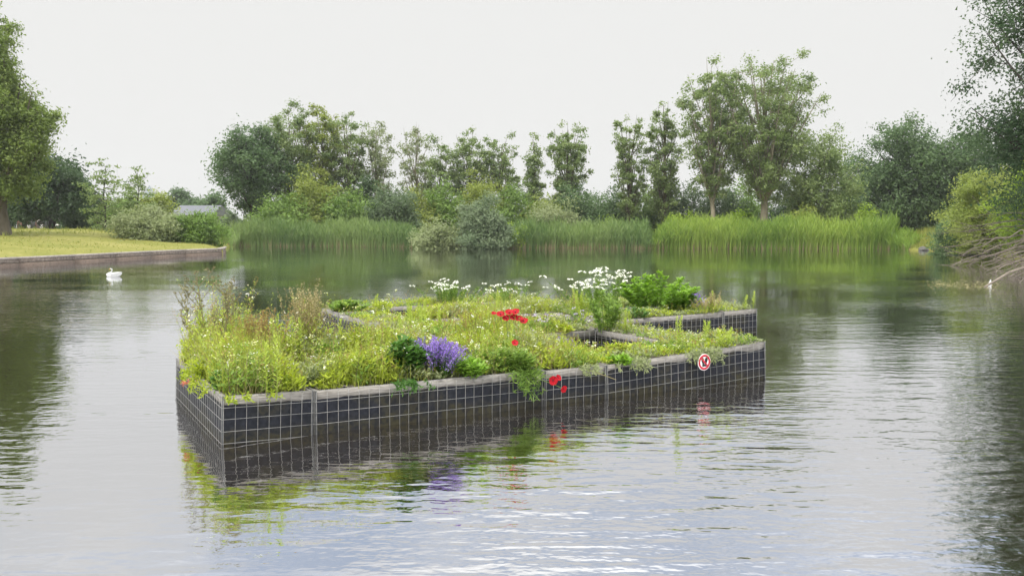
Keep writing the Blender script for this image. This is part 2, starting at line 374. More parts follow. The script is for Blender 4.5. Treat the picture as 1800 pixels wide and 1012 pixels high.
# timber quay along the left bank
qi = [i for i in range(N) if quay_w[i] > .35 and OUT[i][1] > 8]
qp = OUT[qi]; qp = qp[np.argsort(qp[:, 1])]
quay = thing('quay_wall', 'low weathered timber quay wall edging the left lawn', 'quay wall', (*qp[len(qp) // 2], 0))
step = 3
for i in range(0, len(qp) - step, step):
    a, b = qp[i], qp[min(i + step, len(qp) - 1)]; t = unit(b - a); nrm = np.array([t[1], -t[0]])      # towards the water (+x)
    ln = np.linalg.norm(b - a)
    def bar(z0, z1, o0, o1, name, mat, gap=.015):
        A = a + t * gap; B = b - t * gap; gg = Geo()
        Q = [A + nrm * o0, B + nrm * o0, B + nrm * o1, A + nrm * o1]
        V = [(*q, z0) for q in Q] + [(*q, z1) for q in Q]
        gg.add(V, [(0, 3, 2, 1), (4, 5, 6, 7), (0, 1, 5, 4), (1, 2, 6, 5), (2, 3, 7, 6), (3, 0, 4, 7)], .5); gg.build(name, mat, quay)
    j = rng.normal() * .006
    bar(QUAY_H - .04 + j, QUAY_H + .05 + j, -.14, .20, 'cap_beam', 'quay_cap')
    bar(.14 + j, QUAY_H - .05 + j, .0, .13, 'plank', 'quay_timber')
    bar(-.5, .125 + j, .03, .17, 'plank', 'quay_stain')

# ------------------------------------------------------------------ trees and shrubs
PROF = {
 'poplar': [(.16, .15), (.28, .55), (.5, .85), (.7, 1), (.85, .9), (.95, .6), (1, .2)],
 'spire': [(.12, .25), (.25, .75), (.45, 1), (.65, .8), (.85, .42), (1, .06)],
 'round': [(.10, .4), (.22, .8), (.45, 1), (.7, .9), (.88, .58), (1, .18)],
 'vase': [(.22, .15), (.38, .5), (.55, .85), (.7, 1), (.85, .92), (.95, .68), (1, .3)],
 'dome': [(0, .85), (.2, 1), (.5, .95), (.75, .75), (.9, .5), (1, .18)],
'canopy': [(.34, .7), (.44, .95), (.6, 1), (.78, .8), (.92, .45), (1, .14)],
 'high': [(.24, .35), (.36, .8), (.5, 1), (.65, .95), (.78, .6), (.9, .4), (1, .12)],
 'over': [(.14, .8), (.22, 1.05), (.36, 1.12), (.42, .78), (.46, .82), (.50, 1.12), (.62, 1.14), (.76, 1.05), (.9, .7), (1, .2)],
 'oval': [(.05, .5), (.2, .85), (.45, 1), (.7, .8), (.9, .45), (1, .12)],
}
def tree(name, label, cat, x, base_y, top_y, hw, Y, prof='round', leaf='green_leaf', bark='bark', n=7000, size=.30, limbs=22, cl=5, cs=.10, asc=.35, trunk_r=None,
         zb=None, lean=0.0, squash=.75, group=None, elong=1.5, bare=.0, depth=1.0, seedshift=0):
    c = P(x, 402, Y); bx, by = c[0], Y; n = int(n * 2.15); size *= .68; cs *= 1.35
    z0 = ground_z(bx, by) - .1 if zb is None else zb
    H = P(x, top_y, Y)[2] - z0; R = hw / F * Y
    pr = np.array(PROF[prof]); T = thing(name, label, cat, (bx, by, z0), group)
    tr = trunk_r or max(.06, H * .014)
    top = np.array([bx + lean * R, by, z0 + H * .88]); base = np.array([bx, by, z0])
    k = 8; tt = np.linspace(0, 1, k); wig = rng.normal(size=(k, 2)) * R * .035; wig[0] = 0
    trunk = base + (top - base) * tt[:, None]; trunk[:, :2] += wig
    gt = Geo(); bush = prof == 'dome'
    if not bush: tube(gt, trunk, np.interp(tt, [0, .06, .5, 1], [tr * 1.5, tr, tr * .6, tr * .12]), 7)
    hs = np.linspace(pr[0, 0], 1, 60); w = np.interp(hs, pr[:, 0], pr[:, 1]) + .05; cdf = np.cumsum(w ** 1.4); cdf /= cdf[-1]
    ph = rng.random(4) * 6.28; C = []
    for i in range(limbs):
        te = np.interp((i + rng.random()) / limbs, cdf, hs); an = i * 2.4 + rng.normal() * .4
        rr = R * np.interp(te, pr[:, 0], pr[:, 1]) * (.62 + .4 * rng.random()) * (1 + .14 * math.sin(3 * an + ph[0]) + .12 * math.sin(11 * te + ph[1]))
        ts = max(pr[0, 0] * .8 if not bush else 0, te - asc * (.5 + .7 * rng.random())) ; ts = min(ts, .9)
        s = np.array([np.interp(ts / .88, tt, trunk[:, q]) for q in range(3)]) if not bush else base + np.array([math.cos(an), math.sin(an), 0]) * rr * .3
        e = np.array([trunk[-1][0] * te + bx * (1 - te) + math.cos(an) * rr, by + math.sin(an) * rr * depth, z0 + H * te])
        m = s * .45 + e * .55; m[2] -= .0 * H; m[:2] = s[:2] * .35 + e[:2] * .65
        L = bez(s, m, e, 6)
        tube(gt, L, np.linspace(tr * .42, tr * .06, 6) * (1 - .4 * ts), 4)
        for q in range(cl):
            u = .35 + .65 * rng.random() ** .7; pnt = np.array([np.interp(u, np.linspace(0, 1, 6), L[:, z]) for z in range(3)])
            off = rng.normal(size=3) * R * .17; cpt = pnt + off; C.append(cpt)
            if bare or not bush: tube(gt, [pnt, (pnt + cpt) / 2 + rng.normal(size=3) * .05, cpt + off * .4], [tr * .07, tr * .05, tr * .02], 3, cap=False)
    C = np.array(C); nc = len(C); per = rng.dirichlet(np.full(nc, 3.0)) * n; per = per.astype(int) + 1
    idx = np.repeat(np.arange(nc), per); M = len(idx)
    sz = (R * cs * (.7 + .7 * rng.random(nc)))[idx][:, None]
    d = rng.normal(size=(M, 3)) * np.array([1, 1, squash]); pos = C[idx] + d * sz
    pos[:, 2] = np.maximum(pos[:, 2], z0 + .05)
    nrm = unit(.55 * unit(d) + np.array([0, 0, .55]) + .75 * rnd(M)); ax = np.cross(nrm, rnd(M))
    S = size * (.6 + .8 * rng.random(M)); tone = np.clip((rng.random(nc) * .5)[idx] + rng.random(M) * .5, 0, 1)
    gl = Geo(); leaves(gl, pos, ax, nrm, S * elong, S, tone, tri=True)
    gt.build('trunk' if not bush else 'stem', bark, T); gl.build('crown' if not bush else 'foliage', leaf, T)
    return T

def tr(*a, **k): return tree(*a, **k)
# --- left bank
tr('plane_tree', 'tallest tree at the far left edge, thick twin trunk on the lawn', 'tree', 4, 402, 24, 76, 62, 'high', 'plane_leaf', 'bark', 40000, .18, 70, 7, .078, .4, .45, depth=1.0)
tr('oak_tree', 'dark broad oak with stout trunk behind the lawn, beside the tallest left tree', 'tree', 96, 402, 272, 58, 92, 'canopy', 'dark_leaf', 'bark_dark', 12000, .30, 34, 6, .11, .4, .42)
tr('oak_tree', 'dark lower oak half hidden behind the thick twin trunk at far left', 'tree', 42, 402, 292, 44, 100, 'canopy', 'dark_leaf', 'bark_dark', 8000, .32, 28, 6, .11, .4, .3)
tr('maple_tree', 'dark green tree with mid-green right side, right of the stout oak', 'tree', 138, 402, 292, 30, 98, 'oval', 'oak_leaf', 'bark_dark', 6000, .3, 24, 6, .12, .4, .2)
tr('young_ash', 'slender young tree with tiered open branches, left of the pair on the lawn', 'tree', 186, 402, 274, 37, 80, 'oval', 'poplar_leaf', 'bark_dark', 1200, .22, 34, 4, .10, .08, .10, squash=.22)
tr('young_ash', 'slender young tree with tiered open branches, right of the pair near the spire', 'tree', 244, 402, 288, 34, 84, 'oval', 'poplar_leaf', 'bark_dark', 1100, .22, 32, 4, .10, .08, .10, squash=.22)
tr('small_tree', 'low round green tree behind the first slender young tree', 'tree', 222, 402, 346, 34, 112, 'round', 'green_leaf', 'bark', 3600, .32, 20, 5, .14)
tr('small_tree', 'low green tree in front of the church spire', 'tree', 276, 402, 340, 34, 108, 'round', 'warm_leaf', 'bark', 3600, .32, 20, 5, .14)
tr('copper_beech', 'dark purple-leaved small tree behind the lawn', 'tree', 178, 402, 362, 34, 120, 'round', 'purple_leaf', 'bark_dark', 3600, .3, 20, 5, .14)
tr('round_tree', 'round far tree standing above the slate roofed house', 'tree', 320, 402, 328, 24, 190, 'round', 'oak_leaf', 'bark', 3600, .48, 22, 6, .14)
tr('far_tree', 'grey green far tree right of the slate roofed house', 'tree', 378, 402, 337, 26, 165, 'oval', 'oak_leaf', 'bark', 2600, .5, 20, 5, .14)
tr('far_tree', 'low far tree just behind the slate roof ridge', 'tree', 350, 402, 350, 26, 185, 'round', 'oak_leaf', 'bark', 2400, .5, 20, 5, .14)
tr('silver_willow', 'pale silvery willow bush beside the channel, left of the reeds', 'bush', 405, 402, 374, 24, 108, 'dome', 'silver_leaf', 'bark', 2600, .26, 20, 5, .14)
tr('willow_bush', 'large round willow bush on the quay lawn, left of the pair', 'bush', 262, 430, 362, 50, 66, 'dome', 'willow_leaf', 'bark', 9000, .15, 34, 6, .12, elong=2.4)
tr('willow_bush', 'darker green willow bush at the quay end, right of the pair', 'bush', 352, 430, 366, 38, 67, 'dome', 'green_leaf', 'bark', 7000, .15, 30, 6, .12, elong=2.2)
tr('willow_bush', 'low pale willow bush squeezed between the two quay bushes', 'bush', 312, 430, 370, 28, 69, 'dome', 'willow_leaf', 'bark', 3600, .15, 22, 6, .13, elong=2.4)
tr('hedge_tree', 'dark far tree closing the view at the extreme left behind the lawn', 'tree', -22, 402, 318, 44, 128, 'dome', 'dark_leaf', 'bark_dark', 4200, .36, 24, 6, .13)
tr('hedge_tree', 'dark far tree behind the thick twin trunk', 'tree', 2, 402, 336, 26, 126, 'round', 'dark_leaf', 'bark_dark', 3000, .36, 22, 6, .14)
tr('hedge', 'low dark hedge in front of the houses, left of the purple tree', 'hedge', 132, 402, 386, 26, 125, 'dome', 'dark_leaf', 'bark_dark', 1800, .28, 20, 5, .14)
# --- far shore, left group
tr('poplar_tree', 'big dark poplar with thick trunk at the left end of the far tree row', 'tree', 444, 395, 222, 60, 100, 'vase', 'oak_leaf', 'bark_dark', 11000, .28, 34, 6, .10, .4, .42)
tr('poplar_tree', 'tall full poplar just right of the thick-trunked dark poplar', 'tree', 512, 395, 182, 48, 104, 'poplar', 'poplar_leaf', 'bark', 10000, .24, 36, 6, .07, .4)
tr('poplar_tree', 'tallest poplar of the left row, yellowish top', 'tree', 566, 395, 178, 42, 106, 'poplar', 'warm_leaf', 'bark', 7600, .24, 34, 6, .065, .4)
tr('poplar_tree', 'airy poplar with yellow green top, third of the left row', 'tree', 612, 395, 190, 40, 106, 'poplar', 'poplar_leaf', 'bark', 6200, .24, 30, 6, .062, .42)
tr('poplar_tree', 'thin airy poplar left of the nearly bare one', 'tree', 662, 395, 203, 36, 108, 'poplar', 'poplar_pale', 'bark_pale', 3400, .24, 28, 5, .08, .42)
tr('poplar_tree', 'nearly bare poplar with sparse leaves in the middle of the row', 'tree', 733, 395, 204, 34, 108, 'poplar', 'poplar_pale', 'bark_pale', 2100, .24, 28, 5, .07, .42)
tr('poplar_tree', 'open poplar right of the nearly bare one, lower top', 'tree', 775, 395, 238, 32, 106, 'poplar', 'poplar_leaf', 'bark', 3600, .25, 26, 5, .085, .42)
tr('poplar_tree', 'grey green poplar above the round grey willow bush', 'tree', 826, 395, 224, 40, 106, 'poplar', 'poplar_leaf', 'bark', 5200, .24, 32, 6, .065, .42)
tr('poplar_tree', 'poplar with ragged right side, left of the slim spire-shaped one', 'tree', 882, 395, 234, 34, 106, 'poplar', 'poplar_leaf', 'bark', 3900, .24, 30, 6, .062, .42)
tr('poplar_tree', 'slim spire-shaped poplar in the middle of the far shore', 'tree', 939, 395, 230, 19, 104, 'spire', 'poplar_leaf', 'bark', 3000, .25, 26, 5, .14, .25)
tr('poplar_tree', 'isolated egg-shaped poplar left of the sky gap', 'tree', 997, 395, 203, 37, 104, 'poplar', 'poplar_leaf', 'bark', 6000, .24, 38, 6, .065, .45)
# --- understory of the left group
U = [('broad green bush under the thick-trunked poplar', 498, 334, 52, 96, 'green_leaf', 6500), ('brownish green bush under the tallest left poplar', 556, 306, 50, 98, 'warm_leaf', 6500),
     ('green rounded bush below the airy yellow green poplar', 606, 314, 44, 97, 'green_leaf', 6000), ('dark small tree with rounded top behind the blue green willow', 650, 303, 32, 99, 'dark_leaf', 4600),
     ('blue green willow reaching down to the reeds', 690, 318, 42, 93, 'bluegreen_leaf', 7000), ('yellow green thicket under the nearly bare poplar', 742, 325, 40, 99, 'warm_leaf', 5200),
     ('green thicket left of the round grey willow bush', 786, 312, 38, 100, 'green_leaf', 5200), ('olive thicket behind the round grey willow bush', 846, 302, 44, 101, 'warm_leaf', 5600),
     ('green thicket left of the slim poplar', 902, 330, 38, 100, 'green_leaf', 4600), ('low thicket at the foot of the slim poplar', 952, 344, 36, 100, 'warm_leaf', 4200),
     ('dark green dome-shaped tree below the egg-shaped poplar', 1014, 317, 44, 101, 'oak_leaf', 6200), ('grey green far tree beside the sky gap', 1046, 330, 34, 128, 'oak_leaf', 3600)]
for lb, x, ty, hw, Y, lf, n in U:
    tr('thicket', lb, 'bush', x, 398, ty, hw, Y, 'dome', lf, 'bark', n, .26, 34, 6, .125, elong=1.5)
# --- far shore, right group
tr('poplar_tree', 'leftmost poplar right of the sky gap, airy crown', 'tree', 1106, 395, 196, 33, 100, 'poplar', 'poplar_leaf', 'bark', 4200, .24, 32, 6, .065, .4)
tr('poplar_tree', 'tall pointed poplar left of the two highest poplars', 'tree', 1166, 395, 152, 38, 100, 'spire', 'poplar_leaf', 'bark', 5600, .24, 40, 6, .07, .3)
tr('poplar_tree', 'second highest poplar with pale forked trunk', 'tree', 1252, 395, 98, 54, 94, 'vase', 'poplar_leaf', 'bark_pale', 8500, .24, 44, 6, .06, .45, .28, lean=-.1)
tr('poplar_tree', 'highest and broadest poplar with pale spreading limbs', 'tree', 1340, 395, 92, 84, 94, 'vase', 'poplar_leaf', 'bark_pale', 16000, .24, 60, 7, .052, .5, .42)
tr('poplar_tree', 'lower spreading poplar right of the broadest poplar', 'tree', 1440, 395, 222, 68, 96, 'round', 'poplar_leaf', 'bark', 9500, .27, 40, 6, .09, .35)
tr('far_tree', 'dark far tree filling the gap left of the tall dark oak', 'tree', 1506, 395, 266, 42, 122, 'round', 'oak_leaf', 'bark_dark', 5600, .34, 28, 6, .12)
tr('oak_tree', 'tall dark oak behind the grass gap in the reeds', 'tree', 1584, 395, 206, 70, 100, 'round', 'oak_leaf', 'bark_dark', 15000, .28, 48, 6, .10, .35, .4)
tr('oak_tree', 'dark oak right of the tall oak, lower rounded crown', 'tree', 1690, 395, 222, 66, 98, 'round', 'oak_leaf', 'bark_dark', 13500, .28, 46, 6, .10, .35, .4)
tr('oak_tree', 'dark oak at the right edge behind the overhanging tree', 'tree', 1800, 395, 214, 64, 94, 'round', 'dark_leaf', 'bark_dark', 9000, .28, 40, 6, .11, .35, .4)
U = [('green bush left of the leftmost right-hand poplar', 1088, 326, 34, 104, 'oak_leaf', 4200), ('round green bush behind the leftmost right-hand poplar', 1138, 322, 38, 106, 'green_leaf', 4600),
     ('tall green bush between pointed poplar and pale forked trunk', 1200, 312, 40, 104, 'bluegreen_leaf', 5000), ('grey green bush behind the pale forked trunk', 1262, 318, 40, 104, 'bluegreen_leaf', 5000),
     ('green bush between the two highest poplars', 1306, 308, 36, 108, 'green_leaf', 4600), ('dark bush right of the broadest poplar trunk', 1384, 318, 42, 112, 'dark_leaf', 5000),
     ('dark bush under the lower spreading poplar', 1452, 332, 46, 108, 'dark_leaf', 5000), ('dark undergrowth left of the tall oak trunk', 1530, 344, 48, 108, 'dark_leaf', 5000),
     ('dark undergrowth right of the tall oak trunk', 1636, 344, 46, 112, 'dark_leaf', 5000)]
for lb, x, ty, hw, Y, lf, n in U:
    tr('thicket', lb, 'bush', x, 398, ty, hw, Y, 'dome', lf, 'bark', n, .27, 34, 6, .125)
# --- shrubs on the waterline
tr('willow_bush', 'low pale willow at the water between reeds and round grey bush', 'bush', 772, 437, 388, 38, 79, 'dome', 'willow_leaf', 'bark', 5200, .17, 30, 6, .13, elong=2.2, zb=.0)
tr('willow_bush', 'big round grey green willow bush standing at the water in mid shore', 'bush', 848, 437, 346, 41, 77, 'dome', 'silver_leaf', 'bark', 12000, .17, 44, 6, .11, elong=2.0, zb=-.05)
tr('yellow_bush', 'small yellow green shrub right of the round grey willow', 'bush', 912, 437, 388, 24, 79, 'dome', 'bright_leaf', 'bark', 3600, .16, 24, 5, .14, zb=.0)
tr('willow_bush', 'pale upright willow behind the middle reeds', 'bush', 972, 430, 358, 46, 83, 'dome', 'willow_leaf', 'bark', 7600, .18, 34, 6, .12, elong=2.3)
tr('bright_shrub', 'bright green shrub behind reeds under the pointed poplar', 'bush', 1196, 400, 376, 32, 86, 'dome', 'bright_leaf', 'bark', 3000, .18, 22, 5, .14)
tr('bright_shrub', 'bright green shrub between the pale trunks behind the reeds', 'bush', 1288, 400, 373, 32, 86, 'dome', 'bright_leaf', 'bark', 3000, .18, 22, 5, .14)
tr('bright_shrub', 'small bright shrub at the left end of the right-hand reeds', 'bush', 1076, 402, 381, 20, 85, 'dome', 'bright_leaf', 'bark', 1700, .18, 18, 5, .14)
tr('elder_shrub', 'olive shrub rising above the right-hand reeds', 'bush', 1412, 400, 362, 32, 84, 'dome', 'warm_leaf', 'bark', 3400, .18, 24, 5, .14)
tr('alder_sapling', 'light green sapling at the right end of the long reed bed', 'bush', 1522, 432, 354, 22, 79, 'oval', 'bright_leaf', 'bark', 900, .18, 16, 4, .13, .3, .05)
# --- right bank
tr('willow_bush', 'light green bush on the right bank above the dead branches', 'bush', 1728, 440, 296, 58, 58, 'oval', 'lime_leaf', 'bark', 18000, .13, 50, 6, .10, .3, zb=.1)
tr('hazel_bush', 'yellow green bush cut by the right edge of the picture', 'bush', 1818, 440, 268, 62, 52, 'oval', 'bright_leaf', 'bark', 15000, .13, 40, 6, .11, .3, zb=.1)
tr('hawthorn_bush', 'darker low bush at the waterline under the dead branches', 'bush', 1708, 442, 378, 52, 60, 'dome', 'oak_leaf', 'bark', 8000, .16, 36, 6, .12, zb=.0)
tr('alder_tree', 'big tree leaning in from the right edge, open dark branches over water', 'tree', 1985, 440, -400, 205, 40, 'over', 'dark_leaf', 'bark_dark', 120000, .15, 130, 9, .062, .3, .35, zb=.3, depth=.8)

# ------------------------------------------------------------------ reeds and bank grass (stuff)
def reed_bed(name, label, px0, px1, count, top, mat, deadfrac=.35, depth=3.2, leafy=2):
    far = np.array([(x, y) for x, y in far_px])
    xs = px0 + (px1 - px0) * rng.random(count); dd = -.5 + (depth + .5) * rng.random(count) ** 1.3
    B = []
    for x, d in zip(xs, dd):
        y = np.interp(x, far[:, 0], far[:, 1]); q = G(x, y)[:2]; q = q + unit(q - CEN) * d
        B.append((*q, max(-.1, np.interp(d, ds, hn))))
    B = np.array(B); edge = np.clip(np.minimum(xs - px0, px1 - xs) / 14.0, .45, 1)
    wave = 1 + .10 * np.sin(xs * .041 + 1) + .07 * np.sin(xs * .13) + .06 * np.sin(xs * .31 + dd)
    Hh = top * (.62 + .46 * rng.random(count) + .25 * (rng.random(count) < .05)) * edge * wave * (1 + .03 * dd)
    ln = rng.normal(size=(count, 2)) * .22 + np.array([.12, 0]); g = Geo()
    tone = np.clip(.5 + .28 * np.sin(xs * .03 + 2) + rng.normal(size=count) * .25, 0, 1)
    blades(g, B, Hh, ln, .035, 3, tone)
    for q in range(leafy):
        t = .45 + .5 * rng.random(count); c = B + np.stack([ln[:, 0] * t ** 1.6, ln[:, 1] * t ** 1.6, Hh * t], 1)
        a = rng.random(count) * 2 * PI; ax = np.stack([np.cos(a) * .55, np.sin(a) * .55, .75 + .5 * rng.random(count)], 1)
        leaves(g, c, ax, rnd(count), .45 + .3 * rng.random(count), .05, np.clip(tone + .1, 0, 1))
    kind(g.build(name, mat), 'stuff', label, 'reeds')
    m = int(count * deadfrac); sel = rng.choice(count, m); g = Geo(); b2 = B[sel] + rng.normal(size=(m, 3)) * np.array([.15, .15, 0]) - np.c_[DIRC(B[sel]) * .08, np.zeros(m)]
    blades(g, b2, .3 + .75 * rng.random(m) * (.4 + .6 * np.sin(xs[sel] * .05) ** 2), rng.normal(size=(m, 2)) * .12, .035, 2)
    kind(g.build('dead_stalks', 'dead_reed'), 'stuff', 'brown dead stalks at the foot of ' + label, 'reeds')
def DIRC(b): return unit(b[:, :2] - CEN)
reed_bed('reeds', 'the long green reed bed on the left far shore', 404, 736, 9500, 1.95, 'reed_dull', .22)
reed_bed('reeds', 'short bright reeds beside the low pale willow', 732, 766, 500, 1.1, 'reed', .2)
reed_bed('reeds', 'the dull reed bed right of the round willow bush', 894, 1146, 6400, 1.85, 'reed_dull', .5)
reed_bed('reeds', 'the long yellow green reed bed on the right far shore', 1148, 1572, 11000, 2.1, 'reed', .2)
reed_bed('reeds', 'the low bright sedge beside the grass gap', 1566, 1598, 900, 1.2, 'reed', .1)
reed_bed('reeds', 'the small reed clump right of the grass gap', 1646, 1690, 1500, 2.2, 'reed_dull', .3)
def bank_grass():
    g = Geo(); n = 16000; sel = rng.choice(np.where(quay_w > .5)[0], n); d = .3 + 26 * rng.random(n) ** .8
    b = OUT[sel] + DIR[sel] * d[:, None] + rng.normal(size=(n, 2)) * .4
    z = np.interp(d, ds, hq); tall = np.where(d > 15, .28, .10) * (.5 + rng.random(n))
    blades(g, np.c_[b, z - .03], tall, rng.normal(size=(n, 2)) * .08, .05, 2)
    kind(g.build('lawn_grass', 'meadow_grass'), 'stuff', 'dry rough grass tufts over the left lawn', 'grass')
    g = Geo(); n = 9000; x = 1560 + 100 * rng.random(n); d = .2 + 30 * rng.random(n) ** 1.2; B = []
    far = np.array(far_px)
    for xx, dd in zip(x, d):
        q = G(xx, np.interp(xx, far[:, 0], far[:, 1]))[:2]; q = q + unit(q - CEN) * dd; B.append((*q, np.interp(dd, ds, hn) - .03))
    blades(g, np.array(B), np.where(d > 9, .8, .25) * (.5 + rng.random(n)), rng.normal(size=(n, 2)) * .1, .05, 2)
    kind(g.build('gap_grass', 'meadow_grass'), 'stuff', 'pale meadow grass in the gap between the reed beds', 'grass')
bank_grass()
c = G(1622, 440); g = Geo()
bm_pts = rnd(60); bm_pts[:, 2] = np.abs(bm_pts[:, 2])
import bmesh
def hull(points, name, mat, parent=None, origin=None):
    bm = bmesh.new()
    for p in points: bm.verts.new(p)
    r = bmesh.ops.convex_hull(bm, input=bm.verts); bmesh.ops.delete(bm, geom=[e for e in r['geom_interior'] if isinstance(e, bmesh.types.BMVert)], context='VERTS')
    me = bpy.data.meshes.new(name); bm.to_mesh(me); bm.free(); me.materials.append(MATS[mat])
    o = bpy.data.objects.new(name, me); COL.objects.link(o)
    if parent is not None: o.parent = parent
    if origin is not None: o.location = origin
    return o
tag(hull(bm_pts * np.array([.42, .35, .40]) * (1 + .1 * rng.normal(size=(60, 1))), 'boulder', 'stone', None, (c[0], c[1] - .1, -.05)), 'dark rounded boulder at the water in the grass gap', 'boulder')

# ------------------------------------------------------------------ buildings behind the left lawn
def gabled(name, label, x0, x1, y_eave, y_ridge, Y, depth, wall, roof, rows, door_x=None, sky_px=None, porch=None):
    a, b = P(x0, 402, Y), P(x1, 402, Y); z0 = 1.7; ze = P(x0, y_eave, Y)[2]; zr = P(x0, y_ridge, Y + depth / 2)[2]
    T = thing(name, label, 'house', ((a[0] + b[0]) / 2, Y, z0)); X0, X1 = a[0], b[0]
    box(Geo(), (X0, Y, z0 - .3), (X1, Y + depth, ze)).build('wall', wall, T)
    g = Geo(); ov = .35; m = Y + depth / 2
    V = [(X0 - .2, Y - ov, ze - .1), (X1 + .2, Y - ov, ze - .1), (X1 + .2, m, zr), (X0 - .2, m, zr), (X0 - .2, Y + depth + ov, ze - .1), (X1 + .2, Y + depth + ov, ze - .1)]
    g.add(V, [(0, 1, 2, 3), (3, 2, 5, 4)], .5); g.add([V[0], V[3], V[4]], [(0, 1, 2)], .5); g.add([V[1], V[5], V[2]], [(0, 1, 2)], .5)
    rf = g.build('roof', roof, T)
    box(Geo(), ((X0 * .8 + X1 * .2) - .4, m - .3, zr - .4), ((X0 * .8 + X1 * .2) + .4, m + .3, zr + .9)).build('chimney', wall, rf)
    for (px, py0, py1, w) in rows:
        cx = P(px, 402, Y)[0]; zt, zb_ = P(px, py0, Y)[2], P(px, py1, Y)[2]; ww = w / F * Y
        f = Geo(); fw = .1
        for lo, hi in (((cx - ww / 2, Y - .06, zb_), (cx - ww / 2 + fw, Y + .02, zt)), ((cx + ww / 2 - fw, Y - .06, zb_), (cx + ww / 2, Y + .02, zt)),
                       ((cx - ww / 2 + fw, Y - .06, zb_), (cx + ww / 2 - fw, Y + .02, zb_ + fw)), ((cx - ww / 2 + fw, Y - .06, zt - fw), (cx + ww / 2 - fw, Y + .02, zt)),
                       ((cx - .04, Y - .05, zb_ + fw), (cx + .04, Y + .02, zt - fw))): box(f, lo, hi)
        win = f.build('window', 'white_paint', T)
        box(Geo(), (cx - ww / 2 + fw, Y - .02, zb_ + fw), (cx + ww / 2 - fw, Y - .004, zt - fw)).build('pane', 'window_glass', win)
    if door_x:
        cx = P(door_x, 402, Y)[0]; box(Geo(), (cx - .5, Y - .05, z0), (cx + .5, Y - .004, z0 + 2.1)).build('door', 'dark_metal', T)
    if porch:
        p0, p1 = P(porch[0], porch[2], Y - 2.2), P(porch[1], porch[2], Y - 2.2)
        box(Geo(), (p0[0], Y - 2.2, p0[2] - .25), (p1[0], Y - .01, p0[2])).build('canopy', 'white_paint', T)
        for q in (p0, p1): box(Geo(), (q[0] - .06, Y - 2.2, z0), (q[0] + .06, Y - 2.08, p0[2] - .252)).build('canopy_post', 'white_paint', T)
    if sky_px:
        n = np.array([0, -(zr - ze), depth / 2]); n = n / np.linalg.norm(n)
        for px, t, w in sky_px:
            cx = P(px, 402, Y)[0]; c0 = np.array([cx, Y - ov + (m - Y + ov) * t, ze - .1 + (zr - ze + .1) * t]); up = unit(np.array([0, m - Y + ov, zr - ze + .1]))
            s = np.array([1.0, 0, 0]); k = []
            for dz in (-.03, .06):
                for (i, j) in ((-1, -1), (1, -1), (1, 1), (-1, 1)): k.append(c0 + s * i * w / 2 + up * j * .65 + n * dz)
            Geo().add(k, [(3, 2, 1, 0), (4, 5, 6, 7), (0, 1, 5, 4), (1, 2, 6, 5), (2, 3, 7, 6), (3, 0, 4, 7)], .5).build('skylight', 'skylight_glass', rf)
    return T
gabled('terraced_house', 'brick terraced house seen under the trees at far left, three upper windows', 30, 64, 374, 357, 170, 9, 'brick', 'roof_tile',
       [(43, 382, 390, 4.5), (48.5, 382, 390, 4.5), (54, 382, 390, 4.5), (42, 395, 400.5, 5), (51, 395, 400.5, 5)], 58)
gabled('terraced_house', 'dark brick terraced house right of the oak trunk, white canopy in front', 64.6, 112, 374, 357, 170, 9, 'brick_dark', 'roof_tile',
       [(69, 381, 390, 5), (75, 381, 390, 5), (103, 384, 391, 5), (73, 395, 400.5, 5)], 82, porch=(97, 108, 394))
gabled('slate_house', 'house with grey slate roof and two white skylights above the willow bushes', 300, 372, 377, 361, 150, 10, 'brick_dark', 'roof_slate',
       [(322, 381, 389, 7), (312, 381, 389, 5), (346, 381, 389, 6)], None, sky_px=[(321, .55, 2.0), (331, .48, 1.6), (352, .55, 1.6)])
sp = P(265, 402, 260); T = thing('church_tower', 'pale blue green church spire showing above the young trees', 'church tower', (sp[0], 260, 1.6))
zt, zs = P(265, 325, 260)[2], P(265, 352, 260)[2]; w = 1.8
box(Geo(), (sp[0] - w, 260 - w, 1.4), (sp[0] + w, 260 + w, zs)).build('tower', 'brick_dark', T)
Geo().add([(sp[0] - w - .2, 260 - w - .2, zs), (sp[0] + w + .2, 260 - w - .2, zs), (sp[0] + w + .2, 260 + w + .2, zs), (sp[0] - w - .2, 260 + w + .2, zs), (sp[0], 260, zt)], [(0, 1, 4), (1, 2, 4), (2, 3, 4), (3, 0, 4)], .5).build('spire', 'copper_green', T)
cb = P(215, 402, 96); T = thing('utility_cabinet', 'pale grey utility cabinet beside the large willow bush', 'cabinet', (cb[0], 96, 1.68))
box(Geo(), (cb[0] - .3, 95.8, 1.6), (cb[0] + .3, 96.3, 2.35)).build('body', 'grey_paint', T); box(Geo(), (cb[0] - .36, 95.74, 2.35), (cb[0] + .36, 96.36, 2.43)).build('lid', 'white_paint', T)
lp = P(161, 402, 104); T = thing('street_lamp', 'thin lamp post with pale globe before the purple tree', 'street lamp', (lp[0], 104, 1.7))
g = Geo(); tube(g, [(lp[0], 104, 1.6), (lp[0], 104, 2.6)], .05, 6); g.build('post', 'grey_paint', T)
g = Geo(); tube(g, [(lp[0], 104, 2.6), (lp[0], 104, 2.66), (lp[0], 104, 2.8), (lp[0], 104, 2.94), (lp[0], 104, 3.0)], [.05, .15, .2, .14, .02], 10); g.build('lamp_globe', 'white_paint', T, True)

